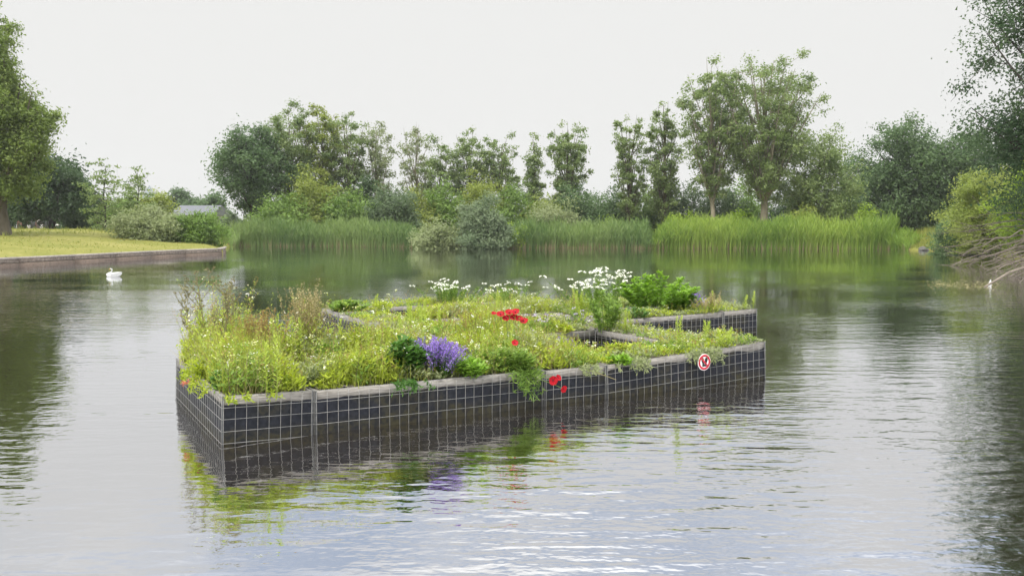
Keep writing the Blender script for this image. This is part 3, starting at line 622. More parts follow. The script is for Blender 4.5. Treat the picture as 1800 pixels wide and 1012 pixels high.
# ------------------------------------------------------------------ floating planters
O0 = G(388, 785); E0 = G(1348, 665.5); UD = unit((E0 - O0)[:2]); VD = np.array([-UD[1], UD[0]]); YAW = math.atan2(UD[1], UD[0])
USC = np.linalg.norm((E0 - O0)[:2]) / 6.4
def FP(u, v, z=0.0): q = O0[:2] + (UD * u + VD * v) * USC; return np.array([q[0], q[1], z])
def UV(p): d = (np.asarray(p)[:2] - O0[:2]) / USC; return float(d @ UD), float(d @ VD)
MODS = [ # u0 u1 v0 v1 freeboard(u0) freeboard(u1) label
 (0, .8, 0, 2.4, .425, .400, 'planter at the near left corner, long caged side facing left'),
 (.8, 3.2, 0, .8, .395, .378, 'long front planter under the purple flower clump'),
 (3.2, 4.0, 0, 2.4, .370, .360, 'front planter whose short end sits behind the hanging poppies'),
 (4.0, 6.4, 0, .8, .362, .452, 'front right planter carrying the round red prohibition sign'),
 (.8, 2.4, 1.6, 2.4, .40, .40, 'overgrown planter behind the small dark opening at left'),
 (2.4, 3.2, .8, 3.2, .39, .39, 'overgrown planter in the middle of the left frame'),
 (3.2, 5.6, 2.4, 3.2, .40, .40, 'planter with timber edge behind the square water opening'),
 (5.6, 6.4, .8, 3.2, .40, .40, 'planter forming the right side of the square water opening'),
 (6.4, 8.8, 3.2, 4.0, .41, .42, 'long rear right planter with dark caged front'),
 (8.8, 9.6, 3.2, 5.6, .43, .44, 'rear planter at the far right corner'),
 (6.4, 7.2, 4.0, 6.4, .40, .40, 'rear planter under the green leafy bush'),
 (7.2, 8.8, 4.8, 5.6, .41, .41, 'rear right planter under the violet spikes, behind the long caged one'),
 (3.2, 4.0, 3.2, 4.9, .40, .40, 'planter at the near end of the inner left-facing caged side'),
 (3.2, 4.0, 4.9, 6.5, .39, .39, 'planter in the middle of the inner left-facing caged side'),
 (3.2, 4.0, 6.5, 7.4, .41, .41, 'planter at the far end of the inner left-facing caged side'),
 (4.0, 5.6, 7.1, 7.9, .40, .40, 'rearmost left planter with a bare timber edge'),
 (5.6, 7.2, 7.1, 7.9, .40, .40, 'rearmost planter under the white daisies'),
 (4.0, 6.4, 4.8, 5.6, .40, .40, 'planter across the middle behind the red poppies'),
]
def mod_at(u, v, m=.03):
    for k, q in enumerate(MODS):
        if q[0] + m <= u <= q[1] - m and q[2] + m <= v <= q[3] - m: return k
    return None
def top_z(u, v):
    k = mod_at(u, v, -.02)
    if k is None: return None
    q = MODS[k]; return q[4] + (q[5] - q[4]) * (u - q[0]) / (q[1] - q[0])
def make_planter(q):
    u0, u1, v0, v1, z0, z1, lb = q
    Lx, Ly = (u1 - u0) * USC - .012, (v1 - v0) * USC - .012; zt = (z0 + z1) / 2; c = FP((u0 + u1) / 2, (v0 + v1) / 2)
    T = thing('floating_planter', lb, 'planter', (c[0], c[1], 0), 'floating planters joined into one garden island'); T['_o'] = [0.0, 0.0, 0.0]
    T.rotation_euler = Matrix.Rotation(YAW, 3, 'Z').to_quaternion().to_matrix().to_euler()
    T.rotation_euler.rotate_axis('Y', -math.atan2(z1 - z0, Lx))
    hx, hy = Lx / 2 - .012, Ly / 2 - .012; ci = .028
    box(Geo(), (-hx + ci, -hy + ci, -.22), (hx - ci, hy - ci, zt - .035)).build('float_core', 'liner', T)
    g = Geo(); nx, ny = max(4, int(Lx / .08)), max(4, int(Ly / .08))
    X, Yy = np.meshgrid(np.linspace(-hx + ci, hx - ci, nx), np.linspace(-hy + ci, hy - ci, ny))
    Z = zt - .02 + .014 * rng.normal(size=X.shape); I = np.arange(nx * ny).reshape(ny, nx)
    g.add(np.c_[X.ravel(), Yy.ravel(), Z.ravel()], np.c_[I[:-1, :-1].ravel(), I[:-1, 1:].ravel(), I[1:, 1:].ravel(), I[1:, :-1].ravel()], .5); g.build('soil', 'soil', T, True)
    sides = [('x', -hy, -1, hx), ('x', hy, 1, hx), ('y', -hx, -1, hy), ('y', hx, 1, hy)]
    for ax, off, s, half in sides:
        def pt(a, o, z): return (a, off + s * o, z) if ax == 'x' else (off + s * o, a, z)
        # weathered board
        e = half - (.0 if ax == 'x' else ci + .002); h0 = zt - .095 + rng.normal() * .003; gg = Geo()
        lo, hi = np.minimum(pt(-e, -ci + .001, h0), pt(e, -.004, h0)), np.maximum(pt(-e, -ci + .001, zt - .008), pt(e, -.004, zt - .008))
        box(gg, lo, hi).build('timber_board', 'timber', T)
        # wrinkled liner sheet with an uneven upper edge
        n = max(6, int(2 * half / .05)); m = 9; A = np.linspace(-half + .004, half - .004, n); up = zt - .085 + .004 * rng.normal(size=n) + (.012 if lb.find('sign') > 0 else .0) * (1 + np.sin(A * 5.1) + .8 * np.sin(A * 11))
        gg = Geo(); K = np.linspace(0, 1, m); Vv = []
        ww = rng.normal(size=(m, n)) * .0012
        for i, k in enumerate(K):
            for j, a in enumerate(A): Vv.append(pt(a, -.0005 + ww[i, j] + .002 * math.sin(a * 9 + i), -.2 + (up[j] + .2) * k))
        I = np.arange(m * n).reshape(m, n); gg.add(Vv, np.c_[I[:-1, :-1].ravel(), I[:-1, 1:].ravel(), I[1:, 1:].ravel(), I[1:, :-1].ravel()], .5)
        gg.build('liner_sheet', 'liner', T, True)
        # welded wire mesh
        gg = Geo(); r = .0017; full = half + .012; cnt = int(round(2 * full / .1))
        for i in range(cnt + 1):
            a = -full + .016 + (2 * full - .032) * i / cnt + rng.normal() * .0025; lo, hi = np.minimum(pt(a - r, .009, -.12), pt(a + r, .009 + 2 * r, -.12)), np.maximum(pt(a - r, .009, zt), pt(a + r, .009 + 2 * r, zt)); box(gg, lo, hi, rng.random())
        for i in range(6):
            z = zt - .003 - i * .1 + (rng.normal() * .002 if i else 0)
            if z < -.12: continue
            lo, hi = np.minimum(pt(-full, .009 + 2 * r, z - r), pt(full, .009 + 4 * r, z - r)), np.maximum(pt(-full, .009 + 2 * r, z + r), pt(full, .009 + 4 * r, z + r)); box(gg, lo, hi, rng.random())
        gg.build('wire_mesh', 'galvanised', T)
    for sx in (-1, 1):
        for sy in (-1, 1):
            x, y = sx * (hx + .0), sy * (hy + .0)
            box(Geo(), (x - .004, y - .004, -.2), (x + .004, y + .004, zt - .004)).build('corner_post', 'post_steel', T)
    return T
for q in MODS: make_planter(q)

# prohibition sign on the front right planter
us = np.linspace(4, 6.4, 400); best = min(us, key=lambda u: abs((lambda p: 900 + F * p[0] / (p[1] * math.cos(PITCH) - (p[2] - CAMH) * math.sin(PITCH)))(FP(u, 0, .3)) - 1230))
sc = FP(best, -.075, .300); S = thing('prohibition_sign', 'round white sign with red ring, red slash and black shoe soles', 'sign', sc); S['_o'] = [0., 0., 0.]; S.rotation_euler = (0, 0, YAW)
def disc(r, y0, y1, n=40, hole=0, name='plate', mat='sign_white'):
    an = np.arange(n) / n * 2 * PI; g = Geo(); R = lambda r, y: np.c_[r * np.cos(an), np.full(n, y), r * np.sin(an)]
    i = np.arange(n); j = (i + 1) % n
    if not hole:
        g.add(np.r_[R(r, y0), R(r, y1)], np.c_[i, j, j + n, i + n], .5); g.add(R(r, y0), [list(range(n))], .5); g.add(R(r, y1), [list(range(n))], .5)
    else:
        g.add(np.r_[R(r, y0), R(r, y1), R(hole, y1), R(hole, y0)], np.r_[np.c_[i, j, j + n, i + n], np.c_[i + n, j + n, j + 2 * n, i + 2 * n], np.c_[i + 2 * n, j + 2 * n, j + 3 * n, i + 3 * n], np.c_[i + 3 * n, j + 3 * n, j, i]], .5)
    return g.build(name, mat, S)
disc(.094, .006, 0); disc(.087, -.0005, -.003, hole=.063, name='red_ring', mat='sign_red')
def sole(cx, tilt):
    SO = 1.15
    prof = [(0, -.045, .011), (0, -.040, .014), (0, -.028, .0145), (0, -.018, .0115), (0, -.006, .0115), (0, .010, .017), (0, .026, .018), (0, .038, .014), (0, .045, .007)]
    prof = [(0, z * SO, w * SO) for _, z, w in prof]; L = [(-w, z) for _, z, w in prof] + [(w, z) for _, z, w in prof[::-1]]; k = len(L); ca, sa = math.cos(tilt), math.sin(tilt)
    Q = [(cx + x * ca - z * sa, x * sa + z * ca) for x, z in L]; g = Geo()
    V = [(x, -.0006, z) for x, z in Q] + [(x, -.0026, z) for x, z in Q]
    g.add(V, [(i, (i + 1) % k, (i + 1) % k + k, i + k) for i in range(k)], .5); g.add(V[k:], [list(range(k))], .5); g.build('shoe_sole', 'sign_black', S)
sole(-.021, .16); sole(.023, -.16)
g = Geo(); a = math.radians(-45); d = np.array([math.cos(a), math.sin(a)]); n_ = np.array([-d[1], d[0]]); Q = [d * -.067 + n_ * .0105, d * .067 + n_ * .0105, d * .067 - n_ * .0105, d * -.067 - n_ * .0105]
g.add([(q[0], -.0032, q[1]) for q in Q] + [(q[0], -.0046, q[1]) for q in Q], [(0, 1, 2, 3), (4, 5, 6, 7), (0, 1, 5, 4), (1, 2, 6, 5), (2, 3, 7, 6), (3, 0, 4, 7)], .5); g.build('red_slash', 'sign_red', S)

# ------------------------------------------------------------------ planting: cover (stuff)
def zone(u, v):
    """typical height of the growth on the island (m)"""
    if u < .8: return .24 + .14 * min(1, v / 2)
    if u < 3.2 and v < .8: return .19 + .14 * v - .03 * (u > 2.4)
    if u < 3.2: return (.30 if v < 2 else .20) if u < 2.4 else (.28 if v < 1.5 else .14)
    if u < 4.0 and v < 2.4: return .19 + .07 * v
    if u < 6.4 and v < .8: return .08
    if v < 3.2: return .17 if u < 5.2 else .06
    if u >= 6.4: return .09 if v < 4.0 or u > 8.8 else .14
    if u < 4.0: return .10 if v < 5 else .05
    return .20 if v < 6 else .09
KEEP = [(*UV(G(x, y, .38)), r) for x, y, r in ((716, 664, .24), (764, 660, .26), (925, 657, .16), (500, 645, .14))]    # room for the larger plants and the small opening
def crowd(u, v): return min([1.0] + [max(.22, math.hypot(u - a, v - b) / r) for a, b, r in KEEP])
g_cover, g_grey, g_blade, g_mid, g_straw = Geo(), Geo(), Geo(), Geo(), Geo()
hedge = lambda u, v: .85 + .4 * math.sin(u * 3.1 + 1.3 * v) * math.sin(v * 2.7 - u)
flower_pts = []
for u0, u1, v0, v1, z0, z1, lb in MODS:
    area = (u1 - u0) * (v1 - v0); n = int(area * 470)
    uu, vv = u0 + .06 + (u1 - u0 - .12) * rng.random(n), v0 + .06 + (v1 - v0 - .12) * rng.random(n)
    for u, v in zip(uu, vv):
        patch = math.sin(u * 2.3 + 4 * v) + math.sin(5.1 * u - 1.7 * v + 1)
        bare = (u > 3.2 and v > 4.4 and u < 4.0) or (v > 7 and u < 5.2) or (u > 5.6 and u < 6.4 and 1.2 < v < 3.2)
        if bare and rng.random() < .72: continue
        edge = min(u - u0, u1 - u, v - v0, v1 - v); h = zone(u, v) * max(.35, hedge(u, v)) * min(1, .3 + edge / .22) * crowd(u, v); zt = z0 + (z1 - z0) * (u - u0) / (u1 - u0) - .015; b = FP(u, v, zt)
        k = 8 if h < .1 else 13
        t = rng.random(k) ** .75; d = rng.normal(size=(k, 3)) * np.array([.028, .028, .008]); pos = b + d; pos[:, 2] = zt + t * h * (.35 + .95 * rng.random())
        a = rng.random(k) * 2 * PI; ax = np.c_[np.cos(a), np.sin(a), .2 + .9 * rng.random(k)]; nm = unit(np.array([0, 0, 1.0]) + .8 * rnd(k))
        gg = g_grey if (patch < -.75 or (u > 5.3 and rng.random() < .5)) else (g_mid if patch > .7 else g_cover)
        sz = .026 + .030 * rng.random(k)
        leaves(gg, pos, ax, nm, sz * (1.2 if h > .1 else 1.0), sz * .42, np.clip(.15 + .55 * t + .3 * rng.random(k), 0, 1))  # lower leaves toned darker: shade between the clumps painted into the leaf colour
        if h > .09:
            m = 4; bb = np.repeat(b[None], m, 0) + rng.normal(size=(m, 3)) * np.array([.03, .03, 0]); bb[:, 2] = zt; dryness = math.sin(1.9 * u + 3.3 * v + 2) + math.sin(4.3 * u - 2.1 * v)
            blades(g_straw if dryness > .55 and rng.random() < .55 else g_blade, bb, h * (.7 + 1.0 * rng.random(m)), rng.normal(size=(m, 2)) * .05 * (1 + h * 3), .004 + .004 * rng.random(m), 3)
        if h > .10 and rng.random() < .12: flower_pts.append((b[0], b[1], zt + h * (.85 + .35 * rng.random()), u, v))
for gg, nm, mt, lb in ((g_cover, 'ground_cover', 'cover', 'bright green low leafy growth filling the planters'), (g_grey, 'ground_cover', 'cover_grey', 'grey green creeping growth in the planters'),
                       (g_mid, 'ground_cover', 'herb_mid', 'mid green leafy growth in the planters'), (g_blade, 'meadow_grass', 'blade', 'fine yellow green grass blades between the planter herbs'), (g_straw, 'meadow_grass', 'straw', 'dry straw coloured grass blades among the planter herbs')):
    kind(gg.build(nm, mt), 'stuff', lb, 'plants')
g_st, g_wl, g_ws = Geo(), Geo(), Geo()
for u0, u1, v0, v1, z0, z1, lb in MODS:
    dens = (330 if u0 < 2.4 else 120) if u1 <= 3.2 else (190 if u0 < 4.1 and v0 < 3 else (0 if v1 <= .8 else 55))
    n = int((u1 - u0) * (v1 - v0) * dens)
    if not n: continue
    uu, vv = u0 + .06 + (u1 - u0 - .12) * rng.random(n), v0 + .06 + (v1 - v0 - .12) * rng.random(n)
    for u, v in zip(uu, vv):
        clump = .5 + .5 * math.sin(4.7 * u + 2 * math.sin(3.9 * v)) * math.sin(5.3 * v + u)
        if rng.random() > .25 + clump: continue
        zt = z0 + (z1 - z0) * (u - u0) / (u1 - u0) - .02; edge = min(u - u0, u1 - u, v - v0, v1 - v); h = zone(u, v) * (1.0 + 1.5 * rng.random() ** 2) * min(1, .5 + edge / .25) * crowd(u, v)
        b = FP(u, v, zt); ln = rng.normal(size=(1, 2)) * .22 * h; a0 = rng.random()
        blades(g_st, b[None], np.array([h]), ln, .0055, 3, np.array([a0]))
        k = 9; t = .2 + .8 * rng.random(k); c = b + np.c_[ln[0, 0] * t ** 1.6, ln[0, 1] * t ** 1.6, h * t]; a = rng.random(k) * 6.28
        kind_ = rng.random()
        leaves(g_wl, c, np.c_[np.cos(a), np.sin(a), .3 + .8 * rng.random(k)], np.array([0, 0, 1.0]) + .7 * rnd(k), .05 * (1.15 - .5 * t), .011)
        if kind_ < .45:
            k = 14; t = .72 + .3 * rng.random(k); c = b + np.c_[ln[0, 0] * t ** 1.6, ln[0, 1] * t ** 1.6, h * t] + .010 * rnd(k); leaves(g_ws, c, rnd(k) + np.array([0, 0, .7]), rnd(k), .014, .008)
        elif kind_ < .56: flower_pts.append((b[0] + ln[0, 0], b[1] + ln[0, 1], zt + h, u, v))
kind(g_st.build('wispy_stems', 'dry_stem'), 'stuff', 'thin wispy stems standing above the planter herbs', 'plants'); kind(g_wl.build('wispy_leaves', 'stalk_leaf'), 'stuff', 'narrow leaves on the wispy planter stems', 'plants'); kind(g_ws.build('wispy_seed_heads', 'rust'), 'stuff', 'small rusty seed heads on the wispy planter stems', 'plants')
gw, gc = Geo(), Geo()
for x, y, z, u, v in flower_pts:
    gg = gw if rng.random() < .35 else gc; k = 6; c = np.array([x, y, z]) + rng.normal(size=(k, 3)) * .012; a = rng.random(k) * 6.28
    leaves(gg, c, np.c_[np.cos(a), np.sin(a), .1 * rng.normal(size=k)], np.array([0, -.3, 1.0]) + .4 * rnd(k), .019, .015)
kind(gw.build('small_flowers', 'white_petal'), 'stuff', 'tiny white flower heads scattered through the planters', 'flowers')
kind(gc.build('small_flowers', 'cream_petal'), 'stuff', 'tiny pale yellow flower heads scattered through the planters', 'flowers')

# ------------------------------------------------------------------ planting: single plants
def spot(x, y, dz=0.0):
    """place a plant by the photo pixel of its foot; moved onto the nearest planter when the pixel falls beside one"""
    p = G(x, y, .39); u, v = UV(p)
    if mod_at(u, v) is None:
        best = None
        for q in MODS:
            uu, vv = min(max(u, q[0] + .06), q[1] - .06), min(max(v, q[2] + .06), q[3] - .06); d = (uu - u) ** 2 + (vv - v) ** 2
            if best is None or d < best[0]: best = (d, uu, vv)
        u, v = best[1], best[2]
    return FP(u, v, top_z(u, v) - .03)
def hgt(b, top_y, x): return max(.06, P(x, top_y, b[1])[2] - b[2])
def stem_pts(b, h, lean=(0, 0), n=6, wig=.006):
    t = np.linspace(0, 1, n); p = np.c_[b[0] + lean[0] * t ** 1.5, b[1] + lean[1] * t ** 1.5, b[2] + h * t]; p[1:, :2] += rng.normal(size=(n - 1, 2)) * wig; return p
def at(pts, t): return np.array([np.interp(t, np.linspace(0, 1, len(pts)), pts[:, q]) for q in range(3)]).T
def leafy_stalk(label, x, y, top, n_st=1, mat='stalk_leaf', name='leafy_stalk', cat='plant', leafL=.075, nl=60, spread=.03, group=None, w=.014):
    b = spot(x, y); h = hgt(b, top, x); T = thing(name, label, cat, b, group); gs, gl = Geo(), Geo()
    for i in range(n_st):
        bb = b + np.array([*(rng.normal(size=2) * spread * (n_st > 1)), 0]); hh = h * (1 if i == 0 else .65 + .35 * rng.random()); s = stem_pts(bb, hh, rng.normal(size=2) * .03)
        tube(gs, s, np.linspace(.005, .002, len(s)), 4); t = np.linspace(.12, 1, nl); c = at(s, t); a = np.arange(nl) * 2.4 + rng.normal(size=nl) * .2
        up = .35 + 1.3 * t ** 3; ax = np.c_[np.cos(a), np.sin(a), up]; L = leafL * (1.05 - .55 * t ** 2) * (.8 + .4 * rng.random(nl))
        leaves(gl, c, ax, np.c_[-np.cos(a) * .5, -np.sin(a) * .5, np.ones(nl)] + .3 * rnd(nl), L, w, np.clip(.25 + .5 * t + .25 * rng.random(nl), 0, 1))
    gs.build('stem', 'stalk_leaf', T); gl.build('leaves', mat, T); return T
def spike_clump(label, x, y, top, n, rad, petal, spikeL=.13, name='flower_spikes', cat='flowers', leafmat='herb_dark', squash=1.0):
    b = spot(x, y); h = hgt(b, top, x); T = thing(name, label, cat, b); gs, gl, gf = Geo(), Geo(), Geo()
    for i in range(n):
        q = rng.normal(size=2) * rad * .55 * np.array([1, squash]); bb = b + np.array([*q * .5, 0]); hh = h * (.72 + .28 * rng.random()) * (1 - .5 * (np.hypot(*q) / rad) ** 2 * .5)
        s = stem_pts(bb, hh, q); tube(gs, s, np.linspace(.003, .0015, len(s)), 3, cap=False)
        m = 64; t0 = 1 - spikeL / hh; t = t0 + (1 - t0) * rng.random(m); c = at(s, t); rr = (.011 * (1.15 - (t - t0) / (1 - t0)))[:, None]; dd = rnd(m); dd[:, 2] *= .4
        gf = Geo(); leaves(gf, c + dd * rr, dd + np.array([0, 0, .5]), rnd(m), .017, .012); gf.build('flower_spike', petal, T)
        k = 10; t = .1 + .6 * rng.random(k); c = at(s, t); a = rng.random(k) * 6.28
        leaves(gl, c, np.c_[np.cos(a), np.sin(a), .3 + .4 * rng.random(k)], np.array([0, 0, 1.0]) + .4 * rnd(k), .055, .018)
    gs.build('stem', 'herb_mid', T); gl.build('leaves', leafmat, T); return T
def umbels(label, x, y, top, n, rad, petal='white_petal', headR=.028, name='white_umbels', leaf='herb_mid', density=36, nleaf=16, leafmat=None):
    b = spot(x, y); h = hgt(b, top, x); T = thing(name, label, 'flowers', b); gs, gl, gf = Geo(), Geo(), Geo()
    for i in range(n):
        q = rng.normal(size=2) * rad * .6; s = stem_pts(b + np.array([*q * .6, 0]), h * (.55 + .45 * rng.random()), q * .5); tube(gs, s, np.linspace(.003, .0018, len(s)), 3, cap=False)
        e = s[-1]; m = density; rr = headR * np.sqrt(rng.random(m)) * (.7 + .6 * rng.random()); a = rng.random(m) * 6.28; tl = rng.normal(size=2) * .35; c = e + np.c_[rr * np.cos(a), rr * np.sin(a), .006 - 6 * rr ** 2 + (.12 * headR) * rng.normal(size=m) + rr * (tl[0] * np.cos(a) + tl[1] * np.sin(a))]
        gf = Geo(); leaves(gf, c, np.c_[np.cos(a), np.sin(a), .1 * rng.normal(size=m)], np.array([0, -.45, 1.0]) + .5 * rnd(m), headR * .5, headR * .4); gf.build('flower_head', petal, T)
        k = nleaf; t = .05 + .75 * rng.random(k); c = at(s, t); a = rng.random(k) * 6.28
        leaves(gl, c, np.c_[np.cos(a), np.sin(a), .5 + .6 * rng.random(k)], rnd(k), .07, .012)
    gs.build('stem', 'herb_mid', T); gl.build('leaves', leaf, T); return T
def leaf_bush(label, x, y, top, rad, n, mat='herb_mid', L=.07, W=.028, name='leafy_plant', stems=14, depth=1.0, cat='plant'):
    b = spot(x, y); h = hgt(b, top, x); T = thing(name, label, cat, b); gs, gl = Geo(), Geo(); per = max(6, n // stems)
    for i in range(stems):
        a = rng.random() * 6.28; r = rad * math.sqrt(rng.random()); q = np.array([math.cos(a), math.sin(a) * depth]) * r; hh = h * (1 - .45 * (r / rad) ** 2) * (.8 + .25 * rng.random())
        s = stem_pts(b + np.array([*q * .45, 0]), hh, q * .6); tube(gs, s, np.linspace(.005, .002, len(s)), 4, cap=False)
        t = .18 + .82 * rng.random(per) ** .8; c = at(s, t); aa = rng.random(per) * 6.28; ax = np.c_[np.cos(aa), np.sin(aa), -.1 + .9 * rng.random(per)]
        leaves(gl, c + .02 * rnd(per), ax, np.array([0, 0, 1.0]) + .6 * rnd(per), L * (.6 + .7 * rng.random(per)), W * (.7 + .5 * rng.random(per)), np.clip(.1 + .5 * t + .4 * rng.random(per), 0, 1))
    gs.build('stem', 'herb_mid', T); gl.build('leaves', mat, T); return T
def dock(label, x, y, top, n, rad, mat='rust', name='seeding_sorrel'):
    b = spot(x, y); h = hgt(b, top, x); T = thing(name, label, 'plant', b); gs, gf, gl = Geo(), Geo(), Geo()
    for i in range(n):
        gf = Geo(); q = rng.normal(size=2) * rad * .6; hh = h * (.6 + .4 * rng.random()); s = stem_pts(b + np.array([*q * .6, 0]), hh, q * .6); tube(gs, s, np.linspace(.003, .0012, len(s)), 3, cap=False)
        for j in range(3):
            t1 = .45 + .3 * rng.random(); p0 = at(s, np.array([t1]))[0]; a = rng.random() * 6.28; ln = hh * (.16 + .16 * rng.random()); e = p0 + np.array([math.cos(a) * .3, math.sin(a) * .3, 1]) * ln
            k = 14; tt = rng.random(k)[:, None]; leaves(gf, p0 + (e - p0) * tt + .006 * rnd(k), rnd(k) + np.array([0, 0, .6]), rnd(k), .019, .011)
        k = 34; t = .5 + .5 * rng.random(k); leaves(gf, at(s, t) + .008 * rnd(k), rnd(k) + np.array([0, 0, .8]), rnd(k), .020, .011); kind(gf.build('seed_head', mat, T), 'stuff')
        k = 8; t = .05 + .5 * rng.random(k); a = rng.random(k) * 6.28; leaves(gl, at(s, t), np.c_[np.cos(a), np.sin(a), .6 + rng.random(k)], rnd(k), .09, .014)
    gs.build('stem', 'dry_stem', T); gl.build('leaves', 'blade', T); return T
def dry_weed(label, x, y, top, leanx, mat='dry_stem', n_br=9, name='tall_dry_weed', heads='dry_stem', head=.02):
    b = spot(x, y); h = hgt(b, top, x); T = thing(name, label, 'plant', b); gs, gf, gl = Geo(), Geo(), Geo()
    s = stem_pts(b, h, (leanx, rng.normal() * .04), 8, .012); tube(gs, s, np.linspace(.010, .0045, len(s)), 4)
    for i in range(n_br):
        t1 = .38 + .6 * (i + rng.random()) / n_br; p0 = at(s, np.array([min(1, t1)]))[0]; a = rng.random() * 6.28; ln = h * (.13 + .20 * rng.random()) * (1.3 - t1 * .6)
        e = p0 + np.array([math.cos(a) * .75, math.sin(a) * .75, .9]) * ln; br = bez(p0, (p0 + e) / 2 + np.array([0, 0, ln * -.05]), e, 5); tube(gs, br, np.linspace(.0052, .003, 5), 3, cap=False)
        for j in range(6):
            q0 = at(br, np.array([.4 + .6 * rng.random()]))[0]; q1 = q0 + (rnd(1)[0] * .7 + np.array([0, 0, .7])) * .055; tube(gs, [q0, (q0 + q1) / 2 + .004 * rnd(1)[0], q1], .0013, 3, cap=False)
            k = 6; leaves(gf, q1 + .006 * rnd(k), rnd(k) + np.array([0, 0, .4]), rnd(k), head, head * .7)
    k = 46; t = .06 + .55 * rng.random(k); a = rng.random(k) * 6.28; leaves(gl, at(s, t), np.c_[np.cos(a), np.sin(a), .3 + .6 * rng.random(k)], rnd(k), .085, .014)
    gs.build('stem', mat, T); kind(gf.build('seed_head', heads, T), 'stuff'); gl.build('leaves', 'stalk_leaf', T); return T
def petal_cup(T, c, r, face, mat='red_petal', n=5, open_=.75):
    f = unit(np.asarray(face, float)); s = unit(np.cross(f, [.3, .2, .9])); t = np.cross(f, s); g = Geo()
    for i in range(n):
        a0 = i * 2 * PI / n + rng.normal() * .15; m, k = 5, 5; V = []
        for ii in range(m):
            rr = r * ii / (m - 1); lift = r * (1 - open_) * 1.4 * (ii / (m - 1)) ** 1.6 + .06 * r * (i % 2)
            for jj in range(k):
                a = a0 + (jj / (k - 1) - .5) * (2 * PI / n) * 1.5 * (.75 + .25 * ii / (m - 1)); ruf = .13 * r * math.sin(7 * a + i) * (ii / (m - 1)); rj = rr * (1 - .12 * abs(jj - 2) ** 2 / 4)
                V.append(c + (s * math.cos(a) + t * math.sin(a)) * rj + f * (lift + ruf))
        I = np.arange(m * k).reshape(m, k); g.add(V, np.c_[I[:-1, :-1].ravel(), I[:-1, 1:].ravel(), I[1:, 1:].ravel(), I[1:, :-1].ravel()], np.clip(.5 + .3 * rng.normal(size=16), 0, 1))
    fl = g.build('flower', mat, T, True); g = Geo(); tube(g, [c, c + f * r * .1, c + f * r * .22, c + f * r * .30], [r * .12, r * .16, r * .12, r * .03], 8)
    o = g.build('flower_centre', 'black_centre', None, True, origin=None); o.parent = fl
    o.data.transform(Matrix.Translation(-Vector(T['_o']))); return fl
def poppy(label, x, y, fx, fy, r=.042, face=(.1, -.75, .6), mat='red_petal', dy=0.0, n=5, open_=.78, name='poppy'):
    """foot at pixel (x, y), bloom at pixel (fx, fy)"""
    b = spot(x, y); c = P(fx, fy, b[1] + dy); T = thing(name, label, 'flower', b); g = Geo()
    mid = b * .45 + c * .55 + np.array([0, 0, .04]); s = bez(b, mid, c, 8); tube(g, s, np.linspace(.0035, .0022, 8), 4); g.build('stem', 'herb_mid', T)
    k = 16; t = .05 + .45 * rng.random(k); gl = Geo(); a = rng.random(k) * 6.28; leaves(gl, at(s, t), np.c_[np.cos(a), np.sin(a), .5 + .5 * rng.random(k)], rnd(k), .09, .014); gl.build('leaves', 'herb_mid', T)
    petal_cup(T, c, r, face, mat, n, open_); return T

# tall dry weeds at the far left corner
for lb, x, y, t, ln in (('tallest dry branching weed at the left corner', 368, 642, 488, -.12), ('dry branching weed leaning left at the corner', 345, 632, 512, -.18), ('low dry weed leaning far left over the planter edge', 335, 626, 566, -.15),
                        ('dry branching weed leaning right at the left corner', 388, 650, 503, .10), ('upright dry weed right of the corner group', 396, 655, 512, .06)):
    dry_weed(lb, x, y, t, ln)
leafy_stalk('slim leafy stalk among the dry weeds at left', 352, 640, 545, 2)
# seeding sorrel and tall grasses
dock('rusty seeding sorrel clump at left, pointed tops', 456, 650, 540, 60, .20); dock('rusty sorrel patch behind the orange poppies', 425, 640, 572, 34, .16)
dock('tall straw coloured seeding weed left of the inner cage', 540, 628, 492, 50, .17, 'straw'); dock('rusty sorrel patch left of the red poppy cluster', 836, 600, 544, 40, .24); dock('rusty sorrel below the white daisies', 872, 590, 538, 28, .2)
dock('faded seeding tuft at the far right planter', 1292, 556, 510, 12, .12, 'straw', 'faded_seed_tuft'); dock('faded seeding tuft beside the violet spikes at rear right', 1262, 556, 520, 9, .12, 'straw', 'faded_seed_tuft')
dock('thin straw stalks rising before the rear water', 1010, 548, 510, 8, .15, 'straw', 'straw_stalks')
# leafy stalks
for lb, x, y, t, n in (('bright leafy stalk in front of the inner dark cage', 602, 610, 562, 2), ('leafy stalk left of the inner dark cage', 572, 612, 566, 3), ('tall leafy stalk left of the tall straw weed', 520, 640, 552, 4),
                       ('bright leafy stalk under the straw weed', 540, 650, 560, 4), ('leafy stalk on a thin reddish stem right of the cage', 632, 616, 575, 1), ('tall bright stalk on the front right planter, right of the sign', 1272, 632, 555, 2),
                       ('short bright stalk near the right end of the front planter', 1311, 622, 578, 2), ('bright stalk left of the tallest stalk on the front right planter', 1232, 606, 562, 2), ('rear right stalk close to the far corner', 1330, 548, 514, 1),
                       ('rear right stalk left of the corner stalk', 1314, 549, 520, 1), ('rear stalk right of the violet spikes', 1250, 548, 512, 1), ('light green stalk clump before the middle water', 1005, 556, 508, 5), ('yellow green stalks left of the middle water', 960, 560, 515, 5),
                       ('yellow green leafy stalks behind the red poppy cluster', 890, 556, 527, 4), ('small stalk on the rearmost left planter', 660, 540, 518, 1), ('leafy stalks right of the inner cage', 715, 590, 540, 5), ('leafy stalks behind the purple flower clump', 735, 596, 556, 5)):
    leafy_stalk(lb, x, y, t, n, spread=.09)
